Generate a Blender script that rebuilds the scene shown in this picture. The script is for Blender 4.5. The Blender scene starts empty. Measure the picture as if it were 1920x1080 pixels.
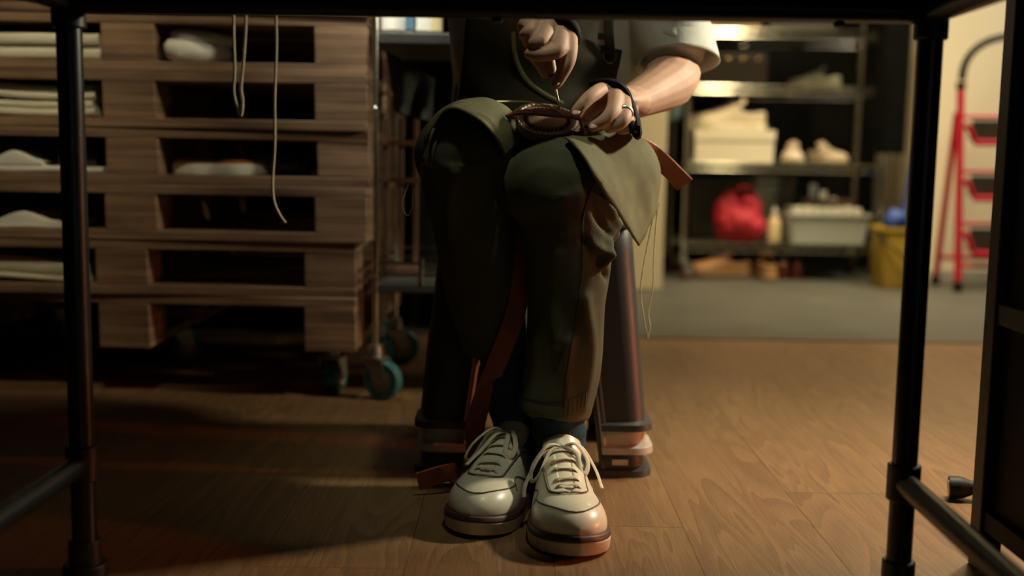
import bpy, bmesh, math, random
import numpy as np
from mathutils import Vector, Matrix, Euler
random.seed(7); rng = np.random.default_rng(7)
SC = bpy.context.scene
C = SC.collection
pi = math.pi
# ---------------------------------------------------------------- camera
F_PX, CAM_H = 2070.0, 0.525
PITCH, ROLL = math.radians(6.9), math.radians(0.93)
_fw = np.array([0, math.cos(PITCH), -math.sin(PITCH)]); _r0 = np.array([1.0, 0, 0]); _u0 = np.cross(_r0, _fw)
_rt = _r0*math.cos(ROLL) + _u0*math.sin(ROLL); _up = np.cross(_rt, _fw)
cam = bpy.data.cameras.new('camera'); cam_ob = bpy.data.objects.new('camera', cam); C.objects.link(cam_ob)
cam.sensor_width = 36.0; cam.lens = 36.0*F_PX/1920.0
cam_ob.matrix_world = Matrix(((_rt[0], _up[0], -_fw[0], 0), (_rt[1], _up[1], -_fw[1], 0), (_rt[2], _up[2], -_fw[2], CAM_H), (0, 0, 0, 1)))
cam.clip_start = 0.02
cam.dof.use_dof = True; cam.dof.focus_distance = 1.56; cam.dof.aperture_fstop = 2.0
SC.camera = cam_ob
def P(px, py, d):
    """pixel of the photograph -> point at distance y = d"""
    r = _fw + _rt*(px-960)/F_PX - _up*(py-540)/F_PX
    return np.array([0, 0, CAM_H]) + r*d/r[1]
def G(px, py, z=0.0):
    """pixel -> point at height z"""
    r = _fw + _rt*(px-960)/F_PX - _up*(py-540)/F_PX
    return np.array([0, 0, CAM_H]) + r*(z-CAM_H)/r[2]
# ---------------------------------------------------------------- view, world
SC.view_settings.view_transform = 'Standard'; SC.view_settings.look = 'None'
SC.view_settings.gamma = 1.0; SC.view_settings.use_curve_mapping = False
SC.view_settings.exposure = 0.0
wd = bpy.data.worlds.new('world'); SC.world = wd; wd.use_nodes = True
wd.node_tree.nodes['Background'].inputs[0].default_value = (0.05, 0.055, 0.045, 1)
wd.node_tree.nodes['Background'].inputs[1].default_value = 0.1
# ---------------------------------------------------------------- lights of the room, and added fills
def area(name, loc, target, sx, sy, power, col, spread=180):
    l = bpy.data.lights.new(name, 'AREA'); l.shape = 'RECTANGLE'; l.size = sx; l.size_y = sy
    l.energy = power; l.color = col; l.spread = math.radians(spread)
    o = bpy.data.objects.new(name, l); C.objects.link(o); o.location = loc
    o.rotation_euler = (Vector(target)-Vector(loc)).to_track_quat('-Z', 'Y').to_euler()
    return o
def bulb(name, loc, r, power, col):
    l = bpy.data.lights.new(name, 'POINT'); l.shadow_soft_size = r; l.energy = power; l.color = col
    o = bpy.data.objects.new(name, l); C.objects.link(o); o.location = loc
    return o
area('ceiling_tube_wall', (2.3, 4.05, 2.5), (2.1, 4.3, 0), 0.25, 0.9, 18, (1.0, 0.90, 0.68), 110)
area('ceiling_tube_shelf', (1.22, 3.72, 2.5), (1.22, 4.2, 0.4), 0.16, 1.0, 21, (1.0, 0.79, 0.44), 80)
area('ceiling_lamp', (1.20, 2.45, 2.45), (1.05, 1.95, 0), 0.25, 0.25, 6.3, (1.0, 0.88, 0.60), 52)
area('work_lamp', (1.10, 1.95, 1.05), (0.10, 1.60, 0.35), 0.10, 0.10, 7.0, (1.0, 0.91, 0.67), 110)
area('table_pendant', (0.15, 1.15, 2.30), (0.08, 1.62, 0.5), 0.10, 0.10, 0.27, (0.95, 1.0, 0.76), 30)
area('red_lamp', (2.3, 1.58, 0.44), (-0.2, 1.62, -0.22), 0.05, 0.05, 1.35, (1.0, 0.22, 0.07), 40)
bulb('shelf_glint_bulb', (1.18, 3.6, 1.62), 0.09, 6, (1.0, 0.78, 0.40))  # added point source for warm glints on the shelf wires
area('front_fill', (0.9, -2.1, 0.9), (0.3, 1.5, 0.4), 0.9, 1.4, 1.3, (0.80, 1.0, 0.84))  # cool fill added behind the camera, no doorway in that wall
area('cart_light', (-0.30, 2.00, 1.50), (-0.28, 2.42, 0.85), 0.08, 0.08, 1.1, (1.0, 0.96, 0.80), 46)
area('pallet_fill', (-0.4, 0.9, 2.45), (-1.0, 2.4, 0.75), 0.10, 0.10, 0.8, (1.0, 0.86, 0.58), 30)  # added fill that brightens the pallet fronts and the goods in them

# ---------------------------------------------------------------- materials
MATS = {}
def mat(name, col, rough=0.5, metal=0.0, var=0.12, scale=18.0, bump=0.0, bscale=60.0, spec=0.5, trans=0.0, stretch=(1, 1, 1), col2=None, coat=0.0, sheen=0.0, sss=0.0):
    if name in MATS: return MATS[name]
    m = bpy.data.materials.new(name); m.use_nodes = True; nt = m.node_tree; N = nt.nodes; L = nt.links
    b = N['Principled BSDF']
    tc = N.new('ShaderNodeTexCoord'); mp = N.new('ShaderNodeMapping'); mp.inputs['Scale'].default_value = stretch
    oi = N.new('ShaderNodeObjectInfo'); vm = N.new('ShaderNodeVectorMath'); vm.operation = 'ADD'
    L.new(tc.outputs['Object'], vm.inputs[0]); L.new(oi.outputs['Random'], vm.inputs[1]); L.new(vm.outputs[0], mp.inputs['Vector'])
    nz = N.new('ShaderNodeTexNoise'); nz.inputs['Scale'].default_value = scale; nz.inputs['Detail'].default_value = 4
    L.new(mp.outputs[0], nz.inputs['Vector'])
    cr = N.new('ShaderNodeMapRange'); cr.inputs['From Min'].default_value = 0.3; cr.inputs['From Max'].default_value = 0.7
    L.new(nz.outputs['Fac'], cr.inputs['Value'])
    mx = N.new('ShaderNodeMix'); mx.data_type = 'RGBA'
    c = np.array(col[:3]); c2 = np.array(col2[:3]) if col2 is not None else np.clip(c*(1+var), 0, 1)
    c1 = c if col2 is not None else c*(1-var)
    mx.inputs['A'].default_value = (*c1, 1); mx.inputs['B'].default_value = (*c2, 1)
    L.new(cr.outputs[0], mx.inputs['Factor']); L.new(mx.outputs['Result'], b.inputs['Base Color'])
    b.inputs['Roughness'].default_value = rough; b.inputs['Metallic'].default_value = metal
    b.inputs['Specular IOR Level'].default_value = spec
    b.inputs['Transmission Weight'].default_value = trans
    b.inputs['Coat Weight'].default_value = coat; b.inputs['Sheen Weight'].default_value = sheen
    if sss: b.inputs['Subsurface Weight'].default_value = sss; b.inputs['Subsurface Radius'].default_value = (0.012, 0.005, 0.003); b.inputs['Subsurface Scale'].default_value = 0.6
    if bump:
        n2 = N.new('ShaderNodeTexNoise'); n2.inputs['Scale'].default_value = bscale; n2.inputs['Detail'].default_value = 3
        L.new(mp.outputs[0], n2.inputs['Vector'])
        bp = N.new('ShaderNodeBump'); bp.inputs['Strength'].default_value = bump; bp.inputs['Distance'].default_value = 0.0012
        L.new(n2.outputs['Fac'], bp.inputs['Height']); L.new(bp.outputs[0], b.inputs['Normal'])
    MATS[name] = m
    return m
def mat_grain(name, dark, light, axis='Y', bands=30.0, rough=0.5, distort=3.0, fine=(60, 4, 60), bump=0.15, plankvar=0.2):
    """wood: rings distorted along the grain plus fine fibre; object coordinates shifted per piece"""
    m = bpy.data.materials.new(name); m.use_nodes = True; nt = m.node_tree; N = nt.nodes; L = nt.links; b = N['Principled BSDF']
    tc = N.new('ShaderNodeTexCoord'); oi = N.new('ShaderNodeObjectInfo')
    sc_ = N.new('ShaderNodeVectorMath'); sc_.operation = 'SCALE'; sc_.inputs[0].default_value = (7, 3, 5); L.new(oi.outputs['Random'], sc_.inputs['Scale'])
    ad = N.new('ShaderNodeVectorMath'); ad.operation = 'ADD'; L.new(tc.outputs['Object'], ad.inputs[0]); L.new(sc_.outputs[0], ad.inputs[1])
    mp = N.new('ShaderNodeMapping'); mp.inputs['Scale'].default_value = {'Y': (1, 0.09, 1), 'X': (0.09, 1, 1), 'Z': (1, 1, 0.09)}[axis]; L.new(ad.outputs[0], mp.inputs['Vector'])
    wv = N.new('ShaderNodeTexNoise'); wv.inputs['Scale'].default_value = bands*0.33; wv.inputs['Detail'].default_value = 2; wv.inputs['Distortion'].default_value = distort*0.2
    L.new(mp.outputs[0], wv.inputs['Vector'])
    mu = N.new('ShaderNodeMath'); mu.operation = 'MULTIPLY'; mu.inputs[1].default_value = 14.0; L.new(wv.outputs['Fac'], mu.inputs[0])
    fr = N.new('ShaderNodeMath'); fr.operation = 'FRACT'; L.new(mu.outputs[0], fr.inputs[0])
    m2 = N.new('ShaderNodeMapping'); m2.inputs['Scale'].default_value = fine; L.new(ad.outputs[0], m2.inputs['Vector'])
    nf = N.new('ShaderNodeTexNoise'); nf.inputs['Scale'].default_value = 6.0; nf.inputs['Detail'].default_value = 3; L.new(m2.outputs[0], nf.inputs['Vector'])
    a = N.new('ShaderNodeMath'); a.operation = 'MULTIPLY_ADD'; a.inputs[1].default_value = 0.35; L.new(fr.outputs[0], a.inputs[0])
    s2 = N.new('ShaderNodeMath'); s2.operation = 'MULTIPLY'; s2.inputs[1].default_value = 0.7; L.new(nf.outputs['Fac'], s2.inputs[0]); L.new(s2.outputs[0], a.inputs[2])
    rp = N.new('ShaderNodeMix'); rp.data_type = 'RGBA'; rp.inputs['A'].default_value = (*dark, 1); rp.inputs['B'].default_value = (*light, 1); L.new(a.outputs[0], rp.inputs['Factor'])
    hs = N.new('ShaderNodeHueSaturation'); L.new(rp.outputs['Result'], hs.inputs['Color'])
    mr = N.new('ShaderNodeMapRange'); mr.inputs['To Min'].default_value = 1-plankvar; mr.inputs['To Max'].default_value = 1+plankvar; L.new(oi.outputs['Random'], mr.inputs['Value']); L.new(mr.outputs[0], hs.inputs['Value'])
    L.new(hs.outputs[0], b.inputs['Base Color']); b.inputs['Roughness'].default_value = rough
    bp = N.new('ShaderNodeBump'); bp.inputs['Strength'].default_value = bump; bp.inputs['Distance'].default_value = 0.002; L.new(a.outputs[0], bp.inputs['Height']); L.new(bp.outputs[0], b.inputs['Normal'])
    MATS[name] = m
    return m
def mat_ply(name, dark, light, pitch=0.0075):
    """plywood: thin layers stacked in z, smeared along the board"""
    m = bpy.data.materials.new(name); m.use_nodes = True; nt = m.node_tree; N = nt.nodes; L = nt.links; b = N['Principled BSDF']
    tc = N.new('ShaderNodeTexCoord'); oi = N.new('ShaderNodeObjectInfo')
    ad = N.new('ShaderNodeVectorMath'); ad.operation = 'ADD'; L.new(tc.outputs['Object'], ad.inputs[0]); L.new(oi.outputs['Random'], ad.inputs[1])
    mp = N.new('ShaderNodeMapping'); mp.inputs['Scale'].default_value = (2.2, 2.2, 1.0/pitch); L.new(ad.outputs[0], mp.inputs['Vector'])
    nz = N.new('ShaderNodeTexNoise'); nz.inputs['Scale'].default_value = 1.0; nz.inputs['Detail'].default_value = 3; L.new(mp.outputs[0], nz.inputs['Vector'])
    m2 = N.new('ShaderNodeMapping'); m2.inputs['Scale'].default_value = (5, 5, 22); L.new(ad.outputs[0], m2.inputs['Vector'])
    n2 = N.new('ShaderNodeTexNoise'); n2.inputs['Scale'].default_value = 1.0; n2.inputs['Detail'].default_value = 4; L.new(m2.outputs[0], n2.inputs['Vector'])
    a = N.new('ShaderNodeMath'); a.operation = 'ADD'; L.new(nz.outputs['Fac'], a.inputs[0]); L.new(n2.outputs['Fac'], a.inputs[1])
    mr = N.new('ShaderNodeMapRange'); mr.inputs['From Min'].default_value = 0.72; mr.inputs['From Max'].default_value = 1.28; L.new(a.outputs[0], mr.inputs['Value'])
    rp = N.new('ShaderNodeMix'); rp.data_type = 'RGBA'; rp.inputs['A'].default_value = (*dark, 1); rp.inputs['B'].default_value = (*light, 1); L.new(mr.outputs[0], rp.inputs['Factor'])
    L.new(rp.outputs['Result'], b.inputs['Base Color']); b.inputs['Roughness'].default_value = 0.6
    bp = N.new('ShaderNodeBump'); bp.inputs['Strength'].default_value = 0.25; bp.inputs['Distance'].default_value = 0.002; L.new(nz.outputs['Fac'], bp.inputs['Height']); L.new(bp.outputs[0], b.inputs['Normal'])
    MATS[name] = m
    return m

# ---------------------------------------------------------------- mesh helpers
def arr(a): return np.asarray(a, float)
def cat(pts, n=6, closed=False):
    """Catmull-Rom through points (any dimension)"""
    p = [arr(q) for q in pts]; out = []
    m = len(p); segs = m if closed else m-1
    for i in range(segs):
        p1, p2 = p[i], p[(i+1) % m]
        p0 = p[i-1] if (closed or i > 0) else 2*p1-p2
        p3 = p[(i+2) % m] if (closed or i+2 < m) else 2*p2-p1
        for k in range(n):
            t = k/n
            out.append(0.5*((2*p1)+(p2-p0)*t+(2*p0-5*p1+4*p2-p3)*t*t+(3*p1-p0-3*p2+p3)*t**3))
    if not closed: out.append(p[-1])
    return np.array(out)
def cat2(grid, n=5, m=5):
    g = arr(grid); a = cat(g, n) if n > 1 else g
    if m <= 1: return a
    return np.swapaxes(cat(np.swapaxes(a, 0, 1), m), 0, 1)
class MB:
    def __init__(s): s.v = []; s.f = []
    def add(s, v, f):
        o = len(s.v); s.v.extend([tuple(map(float, q)) for q in v]); s.f.extend([tuple(int(i)+o for i in q) for q in f]); return s
    def box(s, c, size, R=None):
        c = arr(c); h = arr(size)/2
        v = [arr((x, y, z))*h for x in (-1, 1) for y in (-1, 1) for z in (-1, 1)]
        if R is not None: v = [arr(R @ Vector(q)) for q in v]
        return s.add([q+c for q in v], [(0, 1, 3, 2), (4, 6, 7, 5), (0, 4, 5, 1), (2, 3, 7, 6), (0, 2, 6, 4), (1, 5, 7, 3)])
    def box2(s, a, b): a = arr(a); b = arr(b); return s.box((a+b)/2, np.abs(b-a))
    def loft(s, rings, cap0=True, cap1=True, closed=False):
        n = len(rings[0]); o = len(s.v); v = [q for r in rings for q in r]; f = []
        m = len(rings)
        for i in range(m if closed else m-1):
            for j in range(n):
                a = i*n+j; b_ = i*n+(j+1) % n; i2 = (i+1) % m
                f.append((a, b_, i2*n+(j+1) % n, i2*n+j))
        if cap0 and not closed: f.append(tuple(range(n-1, -1, -1)))
        if cap1 and not closed: f.append(tuple((m-1)*n+j for j in range(n)))
        return s.add(v, f)
    def tube(s, pts, r, n=12, closed=False, cap=True, ref=None):
        p = [arr(q) for q in pts]; m = len(p)
        R = [r]*m if np.isscalar(r) else list(r)
        T = []
        for i in range(m):
            if closed: t = p[(i+1) % m]-p[i-1]
            else: t = p[min(i+1, m-1)]-p[max(i-1, 0)]
            T.append(t/(np.linalg.norm(t)+1e-12))
        up = arr(ref) if ref is not None else (arr((0, 0, 1)) if abs(T[0][2]) < 0.9 else arr((1, 0, 0)))
        N_ = up-T[0]*(up@T[0]); N_ /= np.linalg.norm(N_); rings = []
        for i in range(m):
            if i > 0 or True:
                N_ = N_-T[i]*(N_@T[i]); N_ /= (np.linalg.norm(N_)+1e-12)
            B = np.cross(T[i], N_)
            ra, rb = (R[i], R[i]) if np.isscalar(R[i]) else R[i]
            rings.append([p[i]+N_*math.cos(2*pi*k/n)*ra+B*math.sin(2*pi*k/n)*rb for k in range(n)])
        return s.loft(rings, cap, cap, closed)
    def lathe(s, prof, n=20, M=None):
        rings = [[(r*math.cos(2*pi*k/n), r*math.sin(2*pi*k/n), z) for k in range(n)] for r, z in prof]
        if M is not None: rings = [[arr(M @ Vector(q)) for q in r] for r in rings]
        return s.loft(rings, True, True)
    def grid(s, g, closeu=False):
        n, m = len(g), len(g[0]); v = [q for r in g for q in r]; f = []
        for i in range(n if closeu else n-1):
            for j in range(m-1):
                i2 = (i+1) % n
                f.append((i*m+j, i*m+j+1, i2*m+j+1, i2*m+j))
        return s.add(v, f)
    def ell(s, c, r, n=16, m=10, R=None):
        c = arr(c); rings = []
        for i in range(m+1):
            th = pi*(i+0.02)/(m+0.04)
            ring = [arr((r[0]*math.sin(th)*math.cos(2*pi*k/n), r[1]*math.sin(th)*math.sin(2*pi*k/n), -r[2]*math.cos(th))) for k in range(n)]
            if R is not None: ring = [arr(R @ Vector(q)) for q in ring]
            rings.append([q+c for q in ring])
        return s.loft(rings)
    def prism(s, poly, a, b, axis='y'):
        """2-D polygon extruded between a and b along axis"""
        mk = {'y': lambda q, t: (q[0], t, q[1]), 'x': lambda q, t: (t, q[0], q[1]), 'z': lambda q, t: (q[0], q[1], t)}[axis]
        return s.loft([[mk(q, a) for q in poly], [mk(q, b) for q in poly]])
    def mesh(s, name='m'):
        me = bpy.data.meshes.new(name); me.from_pydata(s.v, [], s.f); me.validate(); me.update()
        bm = bmesh.new(); bm.from_mesh(me); bmesh.ops.recalc_face_normals(bm, faces=bm.faces); bm.to_mesh(me); bm.free()
        return me
    def build(s, name, material, parent=None, **k): return obj(name, s.mesh(name), material, parent, **k)
def obj(name, me, material, parent=None, smooth=35, bevel=0.0, bseg=2, solid=0.0, sub=0, recenter=True, solid_off=0.0):
    if me.materials: me.materials[0] = material
    else: me.materials.append(material)
    if smooth:
        me.polygons.foreach_set('use_smooth', [True]*len(me.polygons))
        me.set_sharp_from_angle(angle=math.radians(smooth))
    o = bpy.data.objects.new(name, me); C.objects.link(o)
    if recenter and len(me.vertices):
        co = np.empty(len(me.vertices)*3); me.vertices.foreach_get('co', co); co = co.reshape(-1, 3)
        c = (co.min(0)+co.max(0))/2; c[2] = co[:, 2].min()
        me.vertices.foreach_set('co', (co-c).ravel()); me.update(); o.location = c
    if parent is not None:
        o.parent = parent; o.matrix_parent_inverse = mw(parent).inverted()
    if solid:
        md = o.modifiers.new('thick', 'SOLIDIFY'); md.thickness = solid; md.offset = solid_off
    if bevel:
        md = o.modifiers.new('bevel', 'BEVEL'); md.width = bevel; md.segments = bseg; md.limit_method = 'ANGLE'; md.angle_limit = math.radians(40)
    if sub:
        md = o.modifiers.new('sub', 'SUBSURF'); md.levels = sub; md.render_levels = sub
    return o
def mw(o):
    m = o.matrix_basis.copy()
    if o.parent: m = mw(o.parent) @ o.matrix_parent_inverse @ m
    return m
def tag(o, label, cat_, group=None):
    o['label'] = label; o['category'] = cat_
    if group: o['group'] = group
    return o
def thing(name, label, cat_, loc=(0, 0, 0), rz=0, group=None):
    o = bpy.data.objects.new(name, None); C.objects.link(o); o.empty_display_size = 0.05
    o.location = loc; o.rotation_euler = (0, 0, rz)
    return tag(o, label, cat_, group)
def structure(o): o['kind'] = 'structure'; return o
def stuff(o): o['kind'] = 'stuff'; return o
def kids(o): return [c for c in C.objects if c.parent is o]
def dup(root, label=None, group=None, loc=None, rz=None, parent=None):
    r = root.copy(); C.objects.link(r)
    if parent is not None: r.parent = parent
    if label: r['label'] = label
    if group: r['group'] = group
    if loc is not None: r.location = loc
    if rz is not None: r.rotation_euler = (0, 0, rz)
    for ch in kids(root):
        if ch is r: continue
        dup(ch, parent=r)
    return r
def evalmesh(o):
    dg = bpy.context.evaluated_depsgraph_get(); dg.update()
    return bpy.data.meshes.new_from_object(o.evaluated_get(dg))
def remesh(mb_or_mesh, voxel, smooth_it=6, smooth_f=0.5):
    me = mb_or_mesh.mesh('tmp') if isinstance(mb_or_mesh, MB) else mb_or_mesh
    o = bpy.data.objects.new('tmp', me); C.objects.link(o)
    md = o.modifiers.new('r', 'REMESH'); md.mode = 'VOXEL'; md.voxel_size = voxel; md.adaptivity = 0
    if smooth_it:
        sm = o.modifiers.new('s', 'SMOOTH'); sm.factor = smooth_f; sm.iterations = smooth_it
    r = evalmesh(o); bpy.data.objects.remove(o); bpy.data.meshes.remove(me); r.materials.clear()
    return r
def boolean(me, cutters):
    o = bpy.data.objects.new('tmp', me); C.objects.link(o); tmp = []
    for c in cutters:
        q = bpy.data.objects.new('cut', c); C.objects.link(q); tmp.append(q)
        b = o.modifiers.new('b', 'BOOLEAN'); b.operation = 'DIFFERENCE'; b.object = q; b.solver = 'EXACT'
    r = evalmesh(o)
    for q in tmp: bpy.data.objects.remove(q)
    bpy.data.objects.remove(o); r.materials.clear()
    return r
def coords(me):
    co = np.empty(len(me.vertices)*3); me.vertices.foreach_get('co', co); return co.reshape(-1, 3)
def normals(me):
    co = np.empty(len(me.vertices)*3); me.vertices.foreach_get('normal', co); return co.reshape(-1, 3)
def setco(me, co): me.vertices.foreach_set('co', co.ravel()); me.update()
_K = rng.normal(size=(24, 3)); _PH = rng.uniform(0, 2*pi, 24); _K /= np.linalg.norm(_K, axis=1)[:, None]
def wob(co, freq, seed=0):
    """smooth pseudo-noise in -1..1"""
    out = np.zeros(len(co))
    for i in range(8):
        k = _K[(i+seed*5) % 24]; out += np.sin((co @ k)*freq*(0.7+0.13*i)+_PH[(i*3+seed*7) % 24])
    return out/4.0
def rrect(w, h, r, n=5):
    """rounded rectangle outline, centred"""
    out = []
    for cx, cy, a0 in ((w/2-r, h/2-r, 0), (-w/2+r, h/2-r, 90), (-w/2+r, -h/2+r, 180), (w/2-r, -h/2+r, 270)):
        for k in range(n+1):
            a = math.radians(a0+90*k/n); out.append((cx+r*math.cos(a), cy+r*math.sin(a)))
    return out
# ================================================================ the room
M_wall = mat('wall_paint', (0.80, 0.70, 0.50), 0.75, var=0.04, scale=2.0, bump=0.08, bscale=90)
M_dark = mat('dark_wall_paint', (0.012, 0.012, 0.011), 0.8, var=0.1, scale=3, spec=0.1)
M_conc = mat('grey_floor', (0.078, 0.076, 0.062), 0.55, var=0.12, scale=5, bump=0.05, bscale=120)
M_floor = mat_grain('oak_floor', (0.10, 0.050, 0.021), (0.30, 0.168, 0.074), 'Y', 34, 0.42, 3.0, (75, 3.2, 75), 0.25, 0.05)
X0, X1, Y0, Y1, ZC = -2.6, 2.9, -2.2, 5.35, 2.6
YG = 3.18
fl = structure(MB().box2((X0, Y0, -0.06), (X1, YG, -0.012)).build('floor', mat('floor_joint', (0.09, 0.05, 0.025), 0.8)))
pw, pl = 0.19, 1.25
pm = MB().box((0, 0, -0.006), (pw-0.0006, pl-0.0006, 0.012)).mesh('plank'); first = None
n = int((X1-X0)/pw)+1
for i in range(n):
    y = Y0-((i*0.43) % 1.0)*pl
    x = X0+pw*(i+0.5)
    if x+pw/2 > X1+0.02: continue
    while y < YG-0.001:
        a, b = max(y, Y0), min(y+pl, YG)
        if b-a > 0.03:
            if abs(b-a-pl) < 1e-6: me = pm
            else: me = MB().box((0, 0, -0.006), (pw-0.0006, b-a-0.0006, 0.012)).mesh('plank')
            o = obj('plank', me, M_floor, None, smooth=0, recenter=False); o.location = (x, (a+b)/2, 0)
            o.parent = fl; o.matrix_parent_inverse = mw(fl).inverted()
        y += pl
fc = structure(MB().box2((X0, YG, -0.06), (X1, Y1, -0.001)).build('floor_concrete', M_conc, smooth=0))
tr = structure(MB().box2((X0, YG-0.012, -0.004), (X1, YG+0.012, 0.003)).build('trim_1', mat('threshold', (0.10, 0.075, 0.045), 0.45, var=.1), smooth=0))
structure(MB().box2((X0, Y0, ZC), (X1, Y1, ZC+0.1)).build('ceiling', mat('ceiling_paint', (0.30, 0.28, 0.23), 0.9, var=.03), smooth=0))
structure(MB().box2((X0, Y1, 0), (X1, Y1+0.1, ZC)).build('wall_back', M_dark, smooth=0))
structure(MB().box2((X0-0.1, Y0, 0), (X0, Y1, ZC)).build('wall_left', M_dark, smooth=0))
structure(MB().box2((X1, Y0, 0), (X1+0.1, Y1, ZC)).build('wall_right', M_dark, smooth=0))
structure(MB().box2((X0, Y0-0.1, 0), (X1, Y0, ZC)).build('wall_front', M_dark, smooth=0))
# wall that steps forward beside the shelf, where the ladder leans
xs = P(1722, 300, 4.78)[0]
structure(MB().box2((xs, 4.82, 0), (X1-0.001, Y1-0.001, ZC-0.001)).build('wall_alcove', M_wall, smooth=0))
structure(MB().box2((xs, 4.806, 0), (X1-0.002, 4.819, 0.055)).build('baseboard_right', mat('baseboard', (0.42, 0.40, 0.33), 0.5, var=.05), bevel=0.003))
# cream pier, and a dark wall added to keep back light off the pallets
xa, xb = P(1204, 400, 4.35)[0], P(1246, 400, 4.35)[0]
structure(MB().box2((xa-0.35, 4.35, 0), (xb, 4.62, ZC-0.001)).build('wall_pier', M_wall, bevel=0.004))
structure(MB().box2((X0+0.001, 3.32, 0), (0.0, 3.42, ZC-0.001)).build('wall_light_block', M_dark, smooth=0))
# ================================================================ work table of black pipe
M_pipe = mat('black_pipe', (0.006, 0.006, 0.0065), 0.33, var=.2, scale=40, spec=0.5)
M_joint = mat('black_joint', (0.009, 0.009, 0.0095), 0.45, var=.2, scale=60)
tb = thing('work_table', 'black pipe work table with dark top standing over the seated person\'s feet', 'table', (-0.02, 1.0, 0))
LF, RF = arr((-0.521, 1.312)), arr((0.473, 1.287))
dirx = (RF-LF)/np.linalg.norm(RF-LF); diry = arr((-dirx[1], dirx[0]))
DEP = 0.78
LN, RN = LF-diry*DEP, RF-diry*DEP
R_ = 0.0148
ZR = 0.6945
def v3(q, z): return arr((q[0], q[1], z))
def leg(q, inw):
    o = MB().tube([v3(q, 0.02), v3(q, ZR-0.01)], R_, 20).build('leg', M_pipe, tb)
    def ring(z0, z1, r, nm):
        Mx = Matrix.Translation((q[0], q[1], 0))
        return MB().lathe([(r-0.0015, z0), (r, z0+0.0015), (r, z1-0.0015), (r-0.0015, z1)], 24, Mx).build(nm, M_joint, o)
    ring(0.121, 0.165, 0.0195, 'tee_joint'); ring(0.012, 0.046, 0.0195, 'foot_sleeve'); ring(0.0, 0.0165, 0.0268, 'foot_flange'); ring(ZR-0.032, ZR+0.002, 0.0195, 'corner_joint')
    return o
for q in (LF, RF, LN, RN): leg(q, 0)
for a, b in ((LF, LN), (RF, RN)):
    MB().tube([v3(a, 0.143), v3(b, 0.143)], 0.0138, 18).build('stretcher', M_pipe, tb)
    MB().tube([v3(a, ZR), v3(b, ZR)], R_, 18).build('side_rail', M_pipe, tb)
for a, b in ((LF, RF), (LN, RN)):
    MB().tube([v3(a, ZR), v3(b, ZR)], R_, 18).build('cross_rail', M_pipe, tb)
cs = [LF-dirx*.06+diry*.035, RF+dirx*.06+diry*.035, RN+dirx*.06-diry*.05, LN-dirx*.06-diry*.05]
MB().loft([[v3(c, ZR+R_) for c in cs], [v3(c, ZR+R_+0.026) for c in cs]]).build('table_top', mat('table_top_board', (0.02, 0.016, 0.012), 0.5), tb, bevel=0.003)
for px in (932, 1570):
    t = (P(px, 30, 1.30)[0]-LF[0])/(RF[0]-LF[0]); q = LF+(RF-LF)*t
    MB().lathe([(0.0055, ZR-R_-0.004), (0.0065, ZR-R_-0.002), (0.0065, ZR-R_+0.003)], 12, Matrix.Translation((q[0], q[1], 0))).build('bolt', M_joint, tb)
# ================================================================ dark metal cabinet beside the table
M_cab = mat('cabinet_steel', (0.052, 0.05, 0.045), 0.5, metal=0.0, var=.1, scale=30)
M_cabp = mat('cabinet_panel', (0.007, 0.007, 0.0065), 0.55, var=.1, spec=.12)
cx0, cy1 = G(1811, 1052)[0], 1.405
cb = thing('tool_cabinet', 'dark steel tool cabinet with grey corner post beside the table', 'cabinet', (cx0+0.2, cy1-0.35, 0))
D_, W_, Hc = 0.70, 0.42, 1.15
for x in (cx0, cx0+W_-0.03):
    for y in (cy1-0.03, cy1-D_):
        MB().box2((x, y, 0.0), (x+0.03, y+0.03, Hc)).build('post', M_cab, cb, bevel=0.002)
zr = P(1895, 590, 1.38)[2]
for z in (0.055, zr-0.012, Hc-0.03):
    for x in (cx0+0.004, cx0+W_-0.026):
        MB().box2((x, cy1-D_+0.03, z), (x+0.022, cy1-0.03, z+0.026)).build('rail', M_cab if z > .1 else M_cabp, cb, bevel=0.0015)
for x in (cx0+0.014, cx0+W_-0.018):
    for z0, z1 in ((0.081, zr-0.012), (zr+0.014, Hc-0.03)):
        MB().box2((x, cy1-D_+0.03, z0), (x+0.004, cy1-0.03, z1)).build('side_panel', M_cabp, cb)
MB().box2((cx0+0.03, cy1-0.012, 0.06), (cx0+W_-0.03, cy1-0.008, Hc)).build('back_panel', M_cabp, cb)
MB().box2((cx0+0.03, cy1-D_+0.002, 0.075), (cx0+W_-0.03, cy1-D_+0.02, zr)).build('door', M_cabp, cb, bevel=.002)
MB().box2((cx0+0.03, cy1-D_+0.002, zr+0.004), (cx0+W_-0.03, cy1-D_+0.02, Hc-.01)).build('drawer_front', M_cabp, cb, bevel=.002)
MB().box2((cx0-0.004, cy1-D_-0.004, Hc), (cx0+W_+0.004, cy1+0.004, Hc+0.02)).build('cabinet_top', M_cab, cb, bevel=.003)
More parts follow.
